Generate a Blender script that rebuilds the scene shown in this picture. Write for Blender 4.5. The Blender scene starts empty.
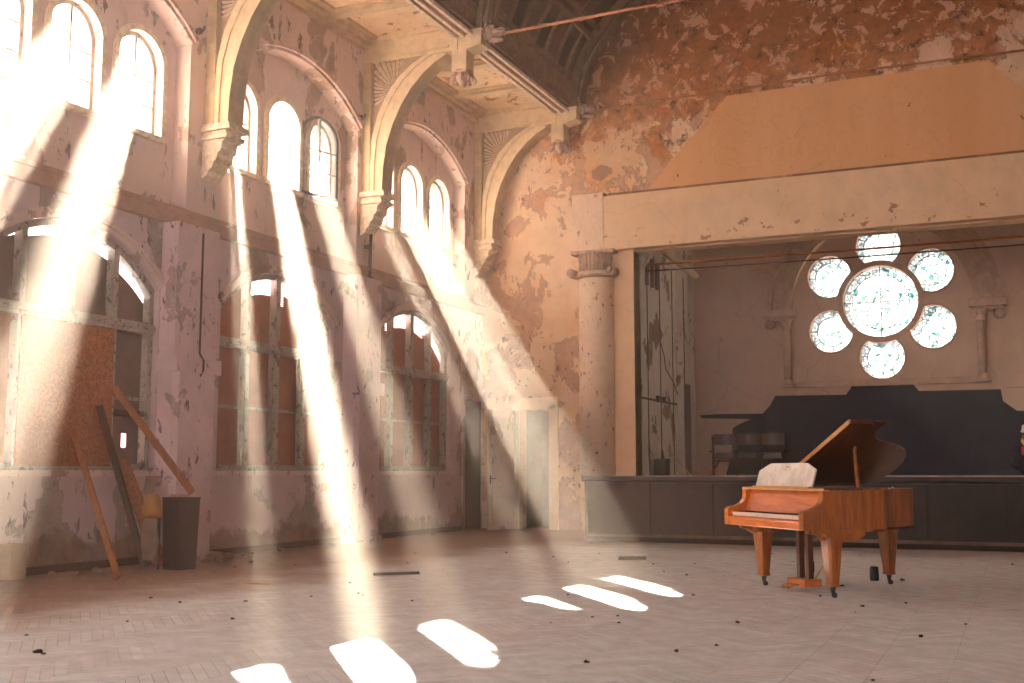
import bpy, bmesh, math, random
from mathutils import Vector, Matrix, noise as mnoise
random.seed(7)
PI = math.pi
col = bpy.context.scene.collection
scene = bpy.context.scene

# ------------------------------------------------------------------ node helpers
def s2l(c):
    return tuple(((x/255)/12.92 if x/255 <= .04045 else ((x/255+.055)/1.055)**2.4) for x in c)

class NB:
    def __init__(s, name, rough=.85, spec=.2):
        s.m = bpy.data.materials.new(name); s.m.use_nodes = True
        s.t = s.m.node_tree; s.t.nodes.clear()
        s.out = s.t.nodes.new('ShaderNodeOutputMaterial')
        s.b = s.t.nodes.new('ShaderNodeBsdfPrincipled')
        s.t.links.new(s.b.outputs[0], s.out.inputs[0])
        s.b.inputs['Roughness'].default_value = rough
        s.b.inputs['Specular IOR Level'].default_value = spec
        s.tc = s.t.nodes.new('ShaderNodeTexCoord')
        s.obj = s.tc.outputs['Object']
        s.sep = None
    def n(s, typ): return s.t.nodes.new(typ)
    def put(s, inp, v):
        if hasattr(v, 'is_output') or isinstance(v, bpy.types.NodeSocket): s.t.links.new(v, inp)
        elif isinstance(v, (tuple, list)) and len(v) == 3 and inp.type == 'RGBA': inp.default_value = (*v, 1)
        else: inp.default_value = v
    def xyz(s, i):
        if s.sep is None:
            s.sep = s.n('ShaderNodeSeparateXYZ'); s.put(s.sep.inputs[0], s.obj)
        return s.sep.outputs[i]
    def map(s, scale=(1,1,1), loc=(0,0,0), rot=(0,0,0)):
        m = s.n('ShaderNodeMapping'); s.put(m.inputs['Vector'], s.obj)
        m.inputs['Scale'].default_value = scale; m.inputs['Location'].default_value = loc; m.inputs['Rotation'].default_value = rot
        return m.outputs[0]
    def noise(s, scale, detail=6, rough=.6, vec=None, dist=0):
        x = s.n('ShaderNodeTexNoise'); s.put(x.inputs['Vector'], vec if vec is not None else s.obj)
        x.inputs['Scale'].default_value = scale; x.inputs['Detail'].default_value = detail
        x.inputs['Roughness'].default_value = rough; x.inputs['Distortion'].default_value = dist
        return x.outputs[0]
    def vor(s, scale, feature='DISTANCE_TO_EDGE', vec=None, out=0):
        x = s.n('ShaderNodeTexVoronoi'); s.put(x.inputs['Vector'], vec if vec is not None else s.obj)
        x.feature = feature; x.inputs['Scale'].default_value = scale
        return x.outputs[out]
    def math(s, op, a, b=0, c=0, clamp=False):
        x = s.n('ShaderNodeMath'); x.operation = op; x.use_clamp = clamp
        s.put(x.inputs[0], a); s.put(x.inputs[1], b); s.put(x.inputs[2], c)
        return x.outputs[0]
    def step(s, v, a, b):       # smooth 0..1 between a and b
        x = s.n('ShaderNodeMapRange'); x.interpolation_type = 'SMOOTHSTEP'
        s.put(x.inputs[0], v)
        lo, hi, f0, f1 = (a, b, 0, 1) if a < b else (b, a, 1, 0)
        x.inputs[1].default_value = lo; x.inputs[2].default_value = hi
        x.inputs[3].default_value = f0; x.inputs[4].default_value = f1
        return x.outputs[0]
    def mix(s, f, a, b, mode='MIX'):
        x = s.n('ShaderNodeMix'); x.data_type = 'RGBA'; x.blend_type = mode
        s.put(x.inputs[0], f); s.put(x.inputs[6], a); s.put(x.inputs[7], b)
        return x.outputs[2]
    def bump(s, h, strength=.5, dist=.02):
        x = s.n('ShaderNodeBump'); s.put(x.inputs['Height'], h)
        x.inputs['Strength'].default_value = strength; x.inputs['Distance'].default_value = dist
        s.put(s.b.inputs['Normal'], x.outputs[0])
    def color(s, c): s.put(s.b.inputs['Base Color'], c)

MATS = {}
def flat(name, rgb, rough=.7, var=.25, scale=8, metal=0, bump=.15, spec=.3):
    if name in MATS: return MATS[name]
    k = NB(name, rough, spec); c = s2l(rgb)
    n1 = k.noise(scale, 6, .65)
    f = k.step(n1, .3, .7)
    k.color(k.mix(f, tuple(x*(1-var) for x in c), tuple(min(1, x*(1+var*.6)) for x in c)))
    k.b.inputs['Metallic'].default_value = metal
    if bump: k.bump(n1, bump, .01)
    MATS[name] = k.m
    return k.m

def peel(name, a, b, under, dark, amount=.56, crack=.62, sc=1.0, vstretch=.45, extra=None, low=None):
    """old painted plaster: two tones, lost paint patches with rims, small dark flakes"""
    k = NB(name, .9, .12)
    a, b, under, dark = map(s2l, (a, b, under, dark))
    big = k.noise(.45*sc, 4, .6)
    base = k.mix(k.step(big, .38, .62), a, b)
    mid = k.noise(2.6*sc, 9, .68, k.map((1, 1, .8)))
    base = k.mix(k.math('MULTIPLY', k.step(mid, .35, .75), .35), base, tuple(x*.6 for x in a))
    pn = k.noise(1.1*sc, 10, .62, k.map((1, 1, .8), (3, 7, 1)), .3)
    pm = k.step(pn, amount, amount+.012)
    rim = k.math('MULTIPLY', k.step(pn, amount-.02, amount), k.math('SUBTRACT', 1, pm))
    fn = k.noise(6.5*sc, 7, .66, k.map((1, 1, vstretch), (11, 2, 5)), .2)
    fm = k.step(fn, crack, crack+.015)
    gate = k.step(k.noise(.9*sc, 3, .5, k.map((1, 1, 1), (5, 5, 9))), .42, .58)
    fm = k.math('MULTIPLY', fm, gate)
    c = k.mix(pm, base, k.mix(k.step(mid, .4, .6), under, tuple(x*.75 for x in under)))
    c = k.mix(k.math('MULTIPLY', rim, .55), c, dark)
    c = k.mix(k.math('MULTIPLY', fm, .9), c, dark)
    ce = k.vor(1.3*sc, vec=k.mix(.22, k.obj, k.n_col(3.0)) if hasattr(k, 'n_col') else None)
    cr = k.math('MULTIPLY', k.step(ce, .008, .002), k.step(big, .5, .6))
    c = k.mix(k.math('MULTIPLY', cr, .3), c, dark)
    if low is not None:     # bare dirty plaster near the ground
        zz = k.math('ADD', k.xyz(2), k.math('MULTIPLY', k.noise(1.4, 8, .65), 1.3))
        lm = k.step(zz, low[1]+.1, low[1]-.05)
        lowc = k.mix(k.step(mid, .4, .6), s2l(low[0]), tuple(x*.62 for x in s2l(low[0])))
        c = k.mix(k.math('MULTIPLY', lm, .85), c, lowc)
    if extra: c = extra(k, c)
    k.color(c)
    h = k.math('SUBTRACT', k.math('MULTIPLY', mid, .4), k.math('ADD', pm, fm))
    k.bump(h, .55, .02)
    MATS[name] = k.m
    return k.m

# ------------------------------------------------------------------ mesh builder
class MB:
    def __init__(s): s.v = []; s.f = []; s.sm = []
    def add(s, vs, fs, smooth=False):
        o = len(s.v); s.v += [tuple(p) for p in vs]
        for f in fs: s.f.append(tuple(i+o for i in f)); s.sm.append(smooth)
    def box(s, c, d, R=None):
        c = Vector(c); hx, hy, hz = d[0]/2, d[1]/2, d[2]/2
        vs = [Vector((x, y, z)) for x in (-hx, hx) for y in (-hy, hy) for z in (-hz, hz)]
        if R is not None: vs = [R @ p for p in vs]
        s.add([p+c for p in vs], [(0,1,3,2),(4,6,7,5),(0,4,5,1),(2,3,7,6),(0,2,6,4),(1,5,7,3)])
        return s
    def b2(s, p, q): return s.box([(a+b)/2 for a, b in zip(p, q)], [abs(b-a) for a, b in zip(p, q)])
    def bev(s, p, q, r=.01):     # box with chamfered edges
        bm = bmesh.new(); bmesh.ops.create_cube(bm, size=1)
        c = [(a+b)/2 for a, b in zip(p, q)]; d = [abs(b-a) for a, b in zip(p, q)]
        for v in bm.verts: v.co = Vector((v.co.x*d[0]+c[0], v.co.y*d[1]+c[1], v.co.z*d[2]+c[2]))
        bmesh.ops.bevel(bm, geom=bm.edges[:], offset=min(r, min(d)*.45), segments=2, profile=.6, affect='EDGES')
        s.bm(bm); return s
    def bm(s, bm, smooth=False, M=None):
        bm.verts.index_update()
        vs = [(M @ v.co if M is not None else v.co.copy()) for v in bm.verts]
        s.add(vs, [[v.index for v in f.verts] for f in bm.faces], smooth); bm.free()
    def bar(s, a, b, w, t, up=(0, 0, 1)):      # rectangular bar from a to b
        a, b = Vector(a), Vector(b); d = (b-a); L = d.length; z = d.normalized()
        up = Vector(up); x = up.cross(z)
        if x.length < 1e-4: x = Vector((1, 0, 0)).cross(z)
        x.normalize(); y = z.cross(x)
        R = Matrix((x, y, z)).transposed()
        s.box((a+b)/2, (w, t, L), R); return s
    def tube(s, pts, r, n=10, caps=True):
        pts = [Vector(p) for p in pts]; rs = r if isinstance(r, (list, tuple)) else [r]*len(pts)
        rings = []; prev = None
        for i, p in enumerate(pts):
            d = (pts[min(i+1, len(pts)-1)]-pts[max(i-1, 0)]).normalized()
            if prev is None:
                x = d.orthogonal().normalized()
            else:
                x = (prev - d*prev.dot(d)).normalized()
            prev = x; y = d.cross(x)
            rings.append([p+(x*math.cos(2*PI*k/n)+y*math.sin(2*PI*k/n))*rs[i] for k in range(n)])
        vs = [q for g in rings for q in g]; fs = []
        for i in range(len(pts)-1):
            for k in range(n): fs.append((i*n+k, i*n+(k+1) % n, (i+1)*n+(k+1) % n, (i+1)*n+k))
        s.add(vs, fs, True)
        if caps: s.add(rings[0], [tuple(range(n))[::-1]]); s.add(rings[-1], [tuple(range(n))])
        return s
    def lathe(s, prof, n=20, c=(0, 0, 0), a0=0, a1=2*PI, M=None):   # prof [(r,z)]
        full = abs(a1-a0-2*PI) < 1e-6; m = n if full else n+1; vs = []
        for (r, z) in prof:
            for k in range(m):
                a = a0+(a1-a0)*k/n; p = Vector((r*math.cos(a), r*math.sin(a), z))
                if M is not None: p = M @ p
                vs.append(p+Vector(c))
        fs = []
        for i in range(len(prof)-1):
            for k in range(n):
                k2 = (k+1) % m if full else k+1
                fs.append((i*m+k, i*m+k2, (i+1)*m+k2, (i+1)*m+k))
        s.add(vs, fs, True)
        if full and prof[0][0] > 1e-4: s.add(vs[:m], [tuple(range(m))[::-1]])
        if full and prof[-1][0] > 1e-4: s.add(vs[-m:], [tuple(range(m))])
        return s
    def prism(s, poly, a, b, f):     # f(u,v,w)->xyz ; poly in (u,v), extruded w from a to b
        n = len(poly)
        vs = [f(u, v, a) for u, v in poly]+[f(u, v, b) for u, v in poly]
        fs = [tuple(range(n))[::-1], tuple(range(n, 2*n))]+[(i, (i+1) % n, n+(i+1) % n, n+i) for i in range(n)]
        s.add(vs, fs); return s
    def strip(s, A, B, a, b, f):     # solid band between polylines A and B (u,v), thickness a..b
        n = len(A); vs = []
        for (p, q) in zip(A, B): vs += [f(*p, a), f(*q, a), f(*q, b), f(*p, b)]
        fs = []
        for i in range(n-1):
            o = 4*i
            for k in range(4): fs.append((o+k, o+(k+1) % 4, o+4+(k+1) % 4, o+4+k))
        fs += [(0, 3, 2, 1), (4*n-4, 4*n-3, 4*n-2, 4*n-1)]
        s.add(vs, fs); return s
    def blob(s, c, r, amp=.0, freq=6, sub=3, seed=0):
        bm = bmesh.new(); bmesh.ops.create_icosphere(bm, subdivisions=sub, radius=1)
        r = (r, r, r) if not isinstance(r, (tuple, list)) else r
        for v in bm.verts:
            k = 1+amp*mnoise.noise(v.co*freq*.5+Vector((seed, seed*1.7, 0)))
            v.co = Vector((v.co.x*r[0]*k+c[0], v.co.y*r[1]*k+c[1], v.co.z*r[2]*k+c[2]))
        s.bm(bm, True); return s
    def build(s, name, m, parent=None, **props):
        me = bpy.data.meshes.new(name); me.from_pydata(s.v, [], s.f); me.update()
        me.polygons.foreach_set('use_smooth', s.sm)
        bm = bmesh.new(); bm.from_mesh(me)
        bmesh.ops.remove_doubles(bm, verts=bm.verts[:], dist=1e-5)
        bmesh.ops.recalc_face_normals(bm, faces=bm.faces[:]); bm.to_mesh(me); bm.free()
        me.materials.append(m)
        o = bpy.data.objects.new(name, me); col.objects.link(o)
        if parent is not None: o.parent = parent
        for k, v in props.items(): o[k] = v
        return o

def S(mb, name, m, parent=None):
    return mb.build(name, m, parent, **({'kind': 'structure'} if parent is None else {}))
def thing(name, label, cat, loc=(0, 0, 0), rz=0, group=None):
    o = bpy.data.objects.new(name, None); col.objects.link(o)
    o.location = loc; o.rotation_euler = (0, 0, rz); o.empty_display_size = .1
    o['label'] = label; o['category'] = cat
    if group: o['group'] = group
    return o
def emptyS(name, loc=(0, 0, 0)):
    o = bpy.data.objects.new(name, None); col.objects.link(o); o.location = loc; o['kind'] = 'structure'; return o
def tag(o, label, cat, group=None):
    o['label'] = label; o['category'] = cat
    if group: o['group'] = group
    return o
def place(mb, origin):      # shift builder verts so the object's origin is at `origin`
    ox, oy, oz = origin; mb.v = [(x-ox, y-oy, z-oz) for x, y, z in mb.v]; return mb
def copy_tree(o, parent=None):
    c = o.copy(); col.objects.link(c); c.parent = parent
    for ch in list(o.children): copy_tree(ch, c)
    return c
def at(mb, name, m, label, cat, loc, group=None):
    o = place(mb, loc).build(name, m); o.location = loc; return tag(o, label, cat, group)

# ------------------------------------------------------------------ materials
def n_col(self, scale):
    x = self.n('ShaderNodeTexNoise'); self.put(x.inputs['Vector'], self.obj)
    x.inputs['Scale'].default_value = scale; x.inputs['Detail'].default_value = 4
    return x.outputs[1]
NB.n_col = n_col

M_left = peel('pink_peeling_plaster', (214, 190, 190), (200, 176, 182), (176, 158, 146), (84, 74, 76), .56, .60,
              low=((150, 122, 98), .95))
M_leftup = peel('pink_peeling_plaster_high', (226, 202, 194), (214, 190, 186), (180, 152, 136), (104, 82, 74), .58, .59)
M_pil = peel('lilac_pink_gloss_paint', (222, 194, 198), (210, 182, 186), (180, 158, 152), (66, 56, 60), .62, .60, 1.6, .6)

def end_extra(k, c):
    X, Z = k.xyz(0), k.xyz(2)
    nz = k.noise(1.3, 9, .65, k.map((1, 1, 1), (9, 1, 4)), .4)
    nz2 = k.noise(4.5, 8, .7, k.map((1, 1, 1), (1, 8, 2)), .3)
    # rust brown staining, mostly high up; its spread right stands in for light falloff
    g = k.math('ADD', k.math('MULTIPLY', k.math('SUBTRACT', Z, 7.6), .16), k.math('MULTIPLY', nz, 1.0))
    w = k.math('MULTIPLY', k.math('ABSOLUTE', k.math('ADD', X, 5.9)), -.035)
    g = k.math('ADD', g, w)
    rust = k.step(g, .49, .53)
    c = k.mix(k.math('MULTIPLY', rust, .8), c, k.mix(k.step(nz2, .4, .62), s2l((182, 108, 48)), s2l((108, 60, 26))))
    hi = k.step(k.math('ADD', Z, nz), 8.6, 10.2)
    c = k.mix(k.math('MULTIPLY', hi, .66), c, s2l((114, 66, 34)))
    fl = k.step(nz2, .60, .615)
    c = k.mix(k.math('MULTIPLY', k.math('MULTIPLY', fl, k.step(Z, 6.6, 8.0)), .85), c, s2l((74, 42, 26)))
    wl = k.math('MULTIPLY', k.step(k.noise(3.1, 9, .7, k.map((1, 1, 1), (31, 1, 4)), .5), .545, .555), k.step(Z, 6.0, 8.4))
    c = k.mix(k.math('MULTIPLY', wl, .6), c, s2l((226, 184, 158)))
    # lower left: orange ochre wash
    oc = k.step(k.math('ADD', nz, k.math('MULTIPLY', k.math('ABSOLUTE', k.math('SUBTRACT', Z, 7.2)), -.05)), .50, .62)
    c = k.mix(k.math('MULTIPLY', oc, .55), c, s2l((212, 140, 70)))
    # old brick laid bare in one oval patch
    ex = k.math('DIVIDE', k.math('ADD', X, 7.50), .30); ez = k.math('DIVIDE', k.math('SUBTRACT', Z, 7.22), .17)
    er = k.math('ADD', k.math('ADD', k.math('MULTIPLY', ex, ex), k.math('MULTIPLY', ez, ez)), k.math('MULTIPLY', nz2, 3.2))
    c = k.mix(k.step(er, 2.35, 2.28), c, s2l((150, 112, 92)))
    # smooth repaired field under the tie rod
    d = k.math('SUBTRACT', k.math('ADD', X, 6.65), k.math('MULTIPLY', k.math('SUBTRACT', Z, 6.68), .95))
    d = k.math('ADD', d, k.math('MULTIPLY', k.math('SUBTRACT', nz2, .5), .35))
    e = k.math('SUBTRACT', k.math('SUBTRACT', 1.05, X), k.math('MULTIPLY', k.math('SUBTRACT', Z, 7.0), .8))
    e = k.math('ADD', e, k.math('MULTIPLY', k.math('SUBTRACT', nz2, .5), .6))
    pm = k.math('MULTIPLY', k.math('MULTIPLY', k.step(d, 0, .03), k.step(e, 0, .03)), k.math('MULTIPLY', k.step(Z, 8.49, 8.46), k.step(Z, 6.55, 6.6)))
    sm = k.mix(k.step(k.noise(1.2, 5, .6, k.map((1, 1, .15))), .3, .7), s2l((222, 168, 120)), s2l((232, 182, 136)))
    spots = k.step(k.noise(9, 3, .5, k.map((1, 1, .7), (2, 2, 2))), .74, .75)
    sm = k.mix(spots, sm, s2l((96, 58, 38)))
    c = k.mix(pm, c, sm)
    ln = k.math('MULTIPLY', k.step(Z, 6.715, 6.725), k.step(Z, 6.775, 6.76))
    ln = k.math('MULTIPLY', ln, k.math('MULTIPLY', k.step(X, -7.4, -7.35), k.step(nz, .3, .5)))
    return k.mix(k.math('MULTIPLY', ln, .8), c, s2l((92, 56, 36)))
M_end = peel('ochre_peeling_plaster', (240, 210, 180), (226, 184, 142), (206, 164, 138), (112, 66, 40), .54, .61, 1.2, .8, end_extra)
def beam_extra(k, c):
    Z = k.xyz(2); n = k.noise(3.4, 7, .66, k.map((1, 1, 1.4), (7, 3, 1)), .4)
    g = k.math('ADD', n, k.math('MULTIPLY', k.step(Z, 6.1, 5.75), .10))
    m = k.math('MULTIPLY', k.step(g, .685, .70), k.step(Z, 5.57, 5.60))
    return k.mix(k.math('MULTIPLY', m, .8), c, s2l((164, 108, 76)))
M_beam = peel('cream_painted_beam', (244, 212, 178), (238, 202, 164), (176, 124, 92), (120, 78, 54), .67, .69, 1.1, .7, beam_extra)
M_col = peel('cream_column_paint', (246, 220, 192), (238, 210, 184), (200, 146, 130), (158, 96, 84), .68, .59, 1.6, .7)
M_cap = flat('grey_stone_capital', (196, 168, 150), .9, .35, 9, bump=.5)
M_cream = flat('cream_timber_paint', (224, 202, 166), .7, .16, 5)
M_creamd = flat('darker_cream_timber_paint', (206, 182, 146), .75, .22, 5)  # darker cream for wall posts, cornice and small timbers
M_relief = flat('pale_plaster_relief', (232, 214, 190), .9, .3, 12, bump=.4)
M_aisle = peel('cream_ceiling_board', (232, 206, 170), (226, 198, 160), (176, 120, 88), (140, 84, 56), .60, .60, 1.5, 1)
M_vault = flat('dark_vault_timber', (132, 106, 78), .8, .4, 6)
M_vaultp = peel('vault_infill_plaster', (110, 86, 74), (90, 70, 58), (84, 60, 46), (50, 36, 28), .55, .6, 1.5, 1)
M_darkpan = flat('dark_opening_sheet', (38, 30, 26), .9, .3, 4)  # flat sheets on the vault; the dark of openings is put into the colour
M_mould = flat('brown_moulding_paint', (140, 88, 62), .55, .2, 6)
M_band = flat('brown_string_course', (176, 142, 126), .8, .2, 5)
M_frame = peel('weathered_window_paint', (176, 168, 158), (158, 150, 142), (120, 104, 92), (74, 64, 58), .58, .60, 9, .3)
M_iron = flat('dark_iron', (58, 60, 70), .6, .3, 10, .3)
M_rod = flat('rusty_rod', (176, 118, 84), .7, .35, 14)
M_lead = flat('lead_came', (40, 42, 46), .7, .2, 10)
M_stone = flat('taupe_stone', (206, 178, 160), .9, .18, 4, bump=.25)
M_sback = peel('taupe_stage_plaster', (226, 198, 180), (214, 186, 170), (176, 146, 128), (96, 76, 68), .66, .70, .7, .8)
M_navy = flat('navy_black_paint', (28, 33, 56), .8, .3, 3)
M_sside = peel('grey_stage_side_paint', (236, 228, 220), (226, 216, 206), (150, 124, 104), (100, 78, 64), .58, .64, 1.2, .35)
M_door = peel('white_door_paint', (214, 196, 180), (206, 188, 172), (170, 150, 134), (110, 92, 80), .64, .66, 2, .5)
M_black = flat('plain_black', (30, 25, 26), .9, .3, 4)
M_greyd = flat('dusky_grey_panel', (110, 92, 86), .9, .3, 3)
M_blue = flat('dusky_blue_panel', (62, 60, 72), .9, .3, 3)

# stage front: near black boarding, paler towards the left end, with scuffs
k = NB('black_stage_front', .6, .35)
n1 = k.noise(3.2, 9, .7, k.map((1, 1, .7)), .4)
c = k.mix(k.step(n1, .4, .75), s2l((13, 12, 14)), s2l((44, 36, 36)))
lf = k.step(k.xyz(0), -2.8, -6.6)
c = k.mix(k.math('MULTIPLY', lf, .5), c, s2l((92, 72, 64)))
sc_ = k.step(k.noise(7, 8, .75, k.map((1, 1, .35), (4, 4, 4)), .6), .68, .72)
c = k.mix(k.math('MULTIPLY', sc_, .35), c, s2l((104, 90, 82)))
k.color(c); k.bump(n1, .2); M_sfront = k.m

# parquet floor, dusty, chevron laid
k = NB('dusty_parquet', .62, .35)
X, Y = k.xyz(0), k.xyz(1)
W = .42
fx = k.math('FRACT', k.math('DIVIDE', X, W*2))
tri = k.math('MULTIPLY', k.math('ABSOLUTE', k.math('SUBTRACT', fx, .5)), W*2)
py = k.math('DIVIDE', k.math('ADD', Y, tri), .105)
fy = k.math('FRACT', py)
colf = k.math('FRACT', k.math('DIVIDE', X, W))
gap = k.math('MAXIMUM', k.step(k.math('ABSOLUTE', k.math('SUBTRACT', fy, .5)), .455, .49),
             k.math('MULTIPLY', k.step(k.math('ABSOLUTE', k.math('SUBTRACT', colf, .5)), .485, .495), .45))
wn = k.n('ShaderNodeTexWhiteNoise'); wn.noise_dimensions = '2D'
cmb = k.n('ShaderNodeCombineXYZ'); k.put(cmb.inputs[0], k.math('FLOOR', py)); k.put(cmb.inputs[1], k.math('FLOOR', k.math('DIVIDE', X, W)))
k.put(wn.inputs['Vector'], cmb.outputs[0])
plank = wn.outputs[0]
dust = k.noise(.8, 9, .62)
dust2 = k.noise(5, 9, .72)
wood = k.mix(plank, s2l((104, 72, 52)), s2l((136, 98, 72)))
dusty = k.mix(k.step(dust2, .3, .7), s2l((208, 211, 212)), s2l((238, 241, 242)))
# plaster dust thins along the window wall and before the stage, showing brown wood
edge = k.math('MULTIPLY', k.step(k.math('ADD', X, k.math('MULTIPLY', k.math('SUBTRACT', dust, .5), 2.6)), -8.2, -6.3),
              k.step(k.math('ADD', Y, k.math('MULTIPLY', k.math('SUBTRACT', dust, .5), 3)), 18.6, 15.8))
cov = k.math('MULTIPLY', k.step(dust, .12, .40), k.math('ADD', .10, k.math('MULTIPLY', edge, .88)))
cov = k.math('MULTIPLY', cov, k.math('SUBTRACT', 1, k.math('MULTIPLY', plank, .16)))
c = k.mix(cov, wood, dusty)
gm = k.math('MULTIPLY', gap, k.math('MULTIPLY', k.step(k.noise(.7, 4, .5, k.map((1,1,1),(3,3,3))), .36, .6), .55))
c = k.mix(gm, c, s2l((84, 64, 52)))
spk = k.step(k.noise(26, 3, .6, k.map((1, 1, 1), (6, 6, 6))), .71, .73)
c = k.mix(k.math('MULTIPLY', spk, .6), c, s2l((80, 60, 48)))
k.color(c); k.bump(k.math('SUBTRACT', k.math('MULTIPLY', dust2, .5), gap), .35, .01)
M_floor = k.m

def woodmat(name, a, b, rough=.35, scale=1, axis=(1, 1, 12), spec=.5, coat=0):
    k = NB(name, rough, spec)
    n1 = k.noise(3*scale, 8, .6, k.map(axis), .8)
    n2 = k.noise(30*scale, 4, .6, k.map(axis))
    c = k.mix(k.step(n1, .3, .7), s2l(a), s2l(b))
    c = k.mix(k.math('MULTIPLY', k.step(n2, .45, .75), .3), c, tuple(x*.55 for x in s2l(a)))
    k.color(c); k.b.inputs['Coat Weight'].default_value = coat; k.b.inputs['Coat Roughness'].default_value = .2
    k.bump(n2, .05, .003)
    return k.m
M_piano = woodmat('amber_piano_veneer_shaded', (120, 62, 20), (170, 98, 38), .32, 1, (6, 6, .8), .5, .35)  # same veneer, darker copy: shade of the side put into the colour
M_pianolit = woodmat('amber_piano_veneer_lit', (168, 84, 34), (206, 118, 56), .3, 1, (1, 6, 6), .5, .35)  # same veneer, brighter copy: light on the keyboard front put into the colour
M_pianod = woodmat('dark_piano_wood', (62, 30, 16), (92, 46, 26), .35, 1, (1, 6, 1), .5, .3)
M_lidedge = flat('worn_lid_edge', (196, 146, 96), .5, .2, 10)
M_plank = woodmat('old_plank', (120, 70, 40), (160, 100, 62), .75, 1, (4, 4, .6), .2)
M_plankd = woodmat('dark_plank', (56, 34, 26), (80, 52, 40), .8, 1, (4, 4, .6), .2)
M_bin = flat('dark_brown_cabinet', (52, 26, 24), .6, .2, 3)
M_seat = flat('maroon_leatherette', (58, 32, 32), .35, .2, 6, spec=.5)
M_ivory = flat('ivory_keys', (232, 208, 190), .35, .08, 20, bump=0)
M_ebony = flat('ebony_keys', (24, 20, 20), .35, .1, 20, bump=0)
M_felt = flat('dusty_pink_felt', (170, 80, 92), .9, .2, 20)
M_gold = flat('brass', (190, 150, 90), .35, .2, 20, .8)
M_carton = flat('beige_cardboard', (150, 116, 88), .9, .15, 5)
M_ply = flat('yellow_bent_plywood', (164, 112, 50), .6, .2, 8)
M_cloth = flat('grey_rag', (124, 104, 92), .95, .35, 6, bump=.5)
M_rubble = flat('plaster_rubble', (178, 150, 132), .95, .4, 14, bump=.6)
M_dark = flat('charred_scrap', (54, 40, 36), .9, .3, 14)
M_glassg = flat('dark_bottle', (26, 38, 38), .25, .2, 10)
M_red = flat('red_cloth', (196, 32, 40), .8, .2, 10)
M_navyc = flat('navy_cloth', (30, 32, 48), .8, .2, 10)
M_straw = flat('straw_hair', (226, 190, 120), .8, .3, 20)
M_skin = flat('brown_painted_face', (120, 78, 58), .6, .2, 10)
M_white = flat('off_white_felt', (232, 222, 208), .8, .1, 10)

# OSB board: chip pattern
k = NB('chipboard', .8, .2)
v = k.n('ShaderNodeTexVoronoi'); k.put(v.inputs['Vector'], k.mix(.06, k.obj, k.n_col(6))); v.inputs['Scale'].default_value = 42
sepc = k.n('ShaderNodeSeparateColor'); k.put(sepc.inputs[0], v.outputs['Color'])
c = k.mix(sepc.outputs[0], s2l((124, 70, 42)), s2l((178, 112, 70)))
c = k.mix(k.math('MULTIPLY', k.step(k.noise(1.2, 5), .4, .65), .4), c, s2l((134, 86, 66)))
k.color(c); M_osb = k.m
M_boardp = flat('reddish_hardboard', (158, 98, 74), .8, .18, 4)
M_boardg = flat('grey_brown_board', (116, 94, 90), .85, .2, 3)

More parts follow.
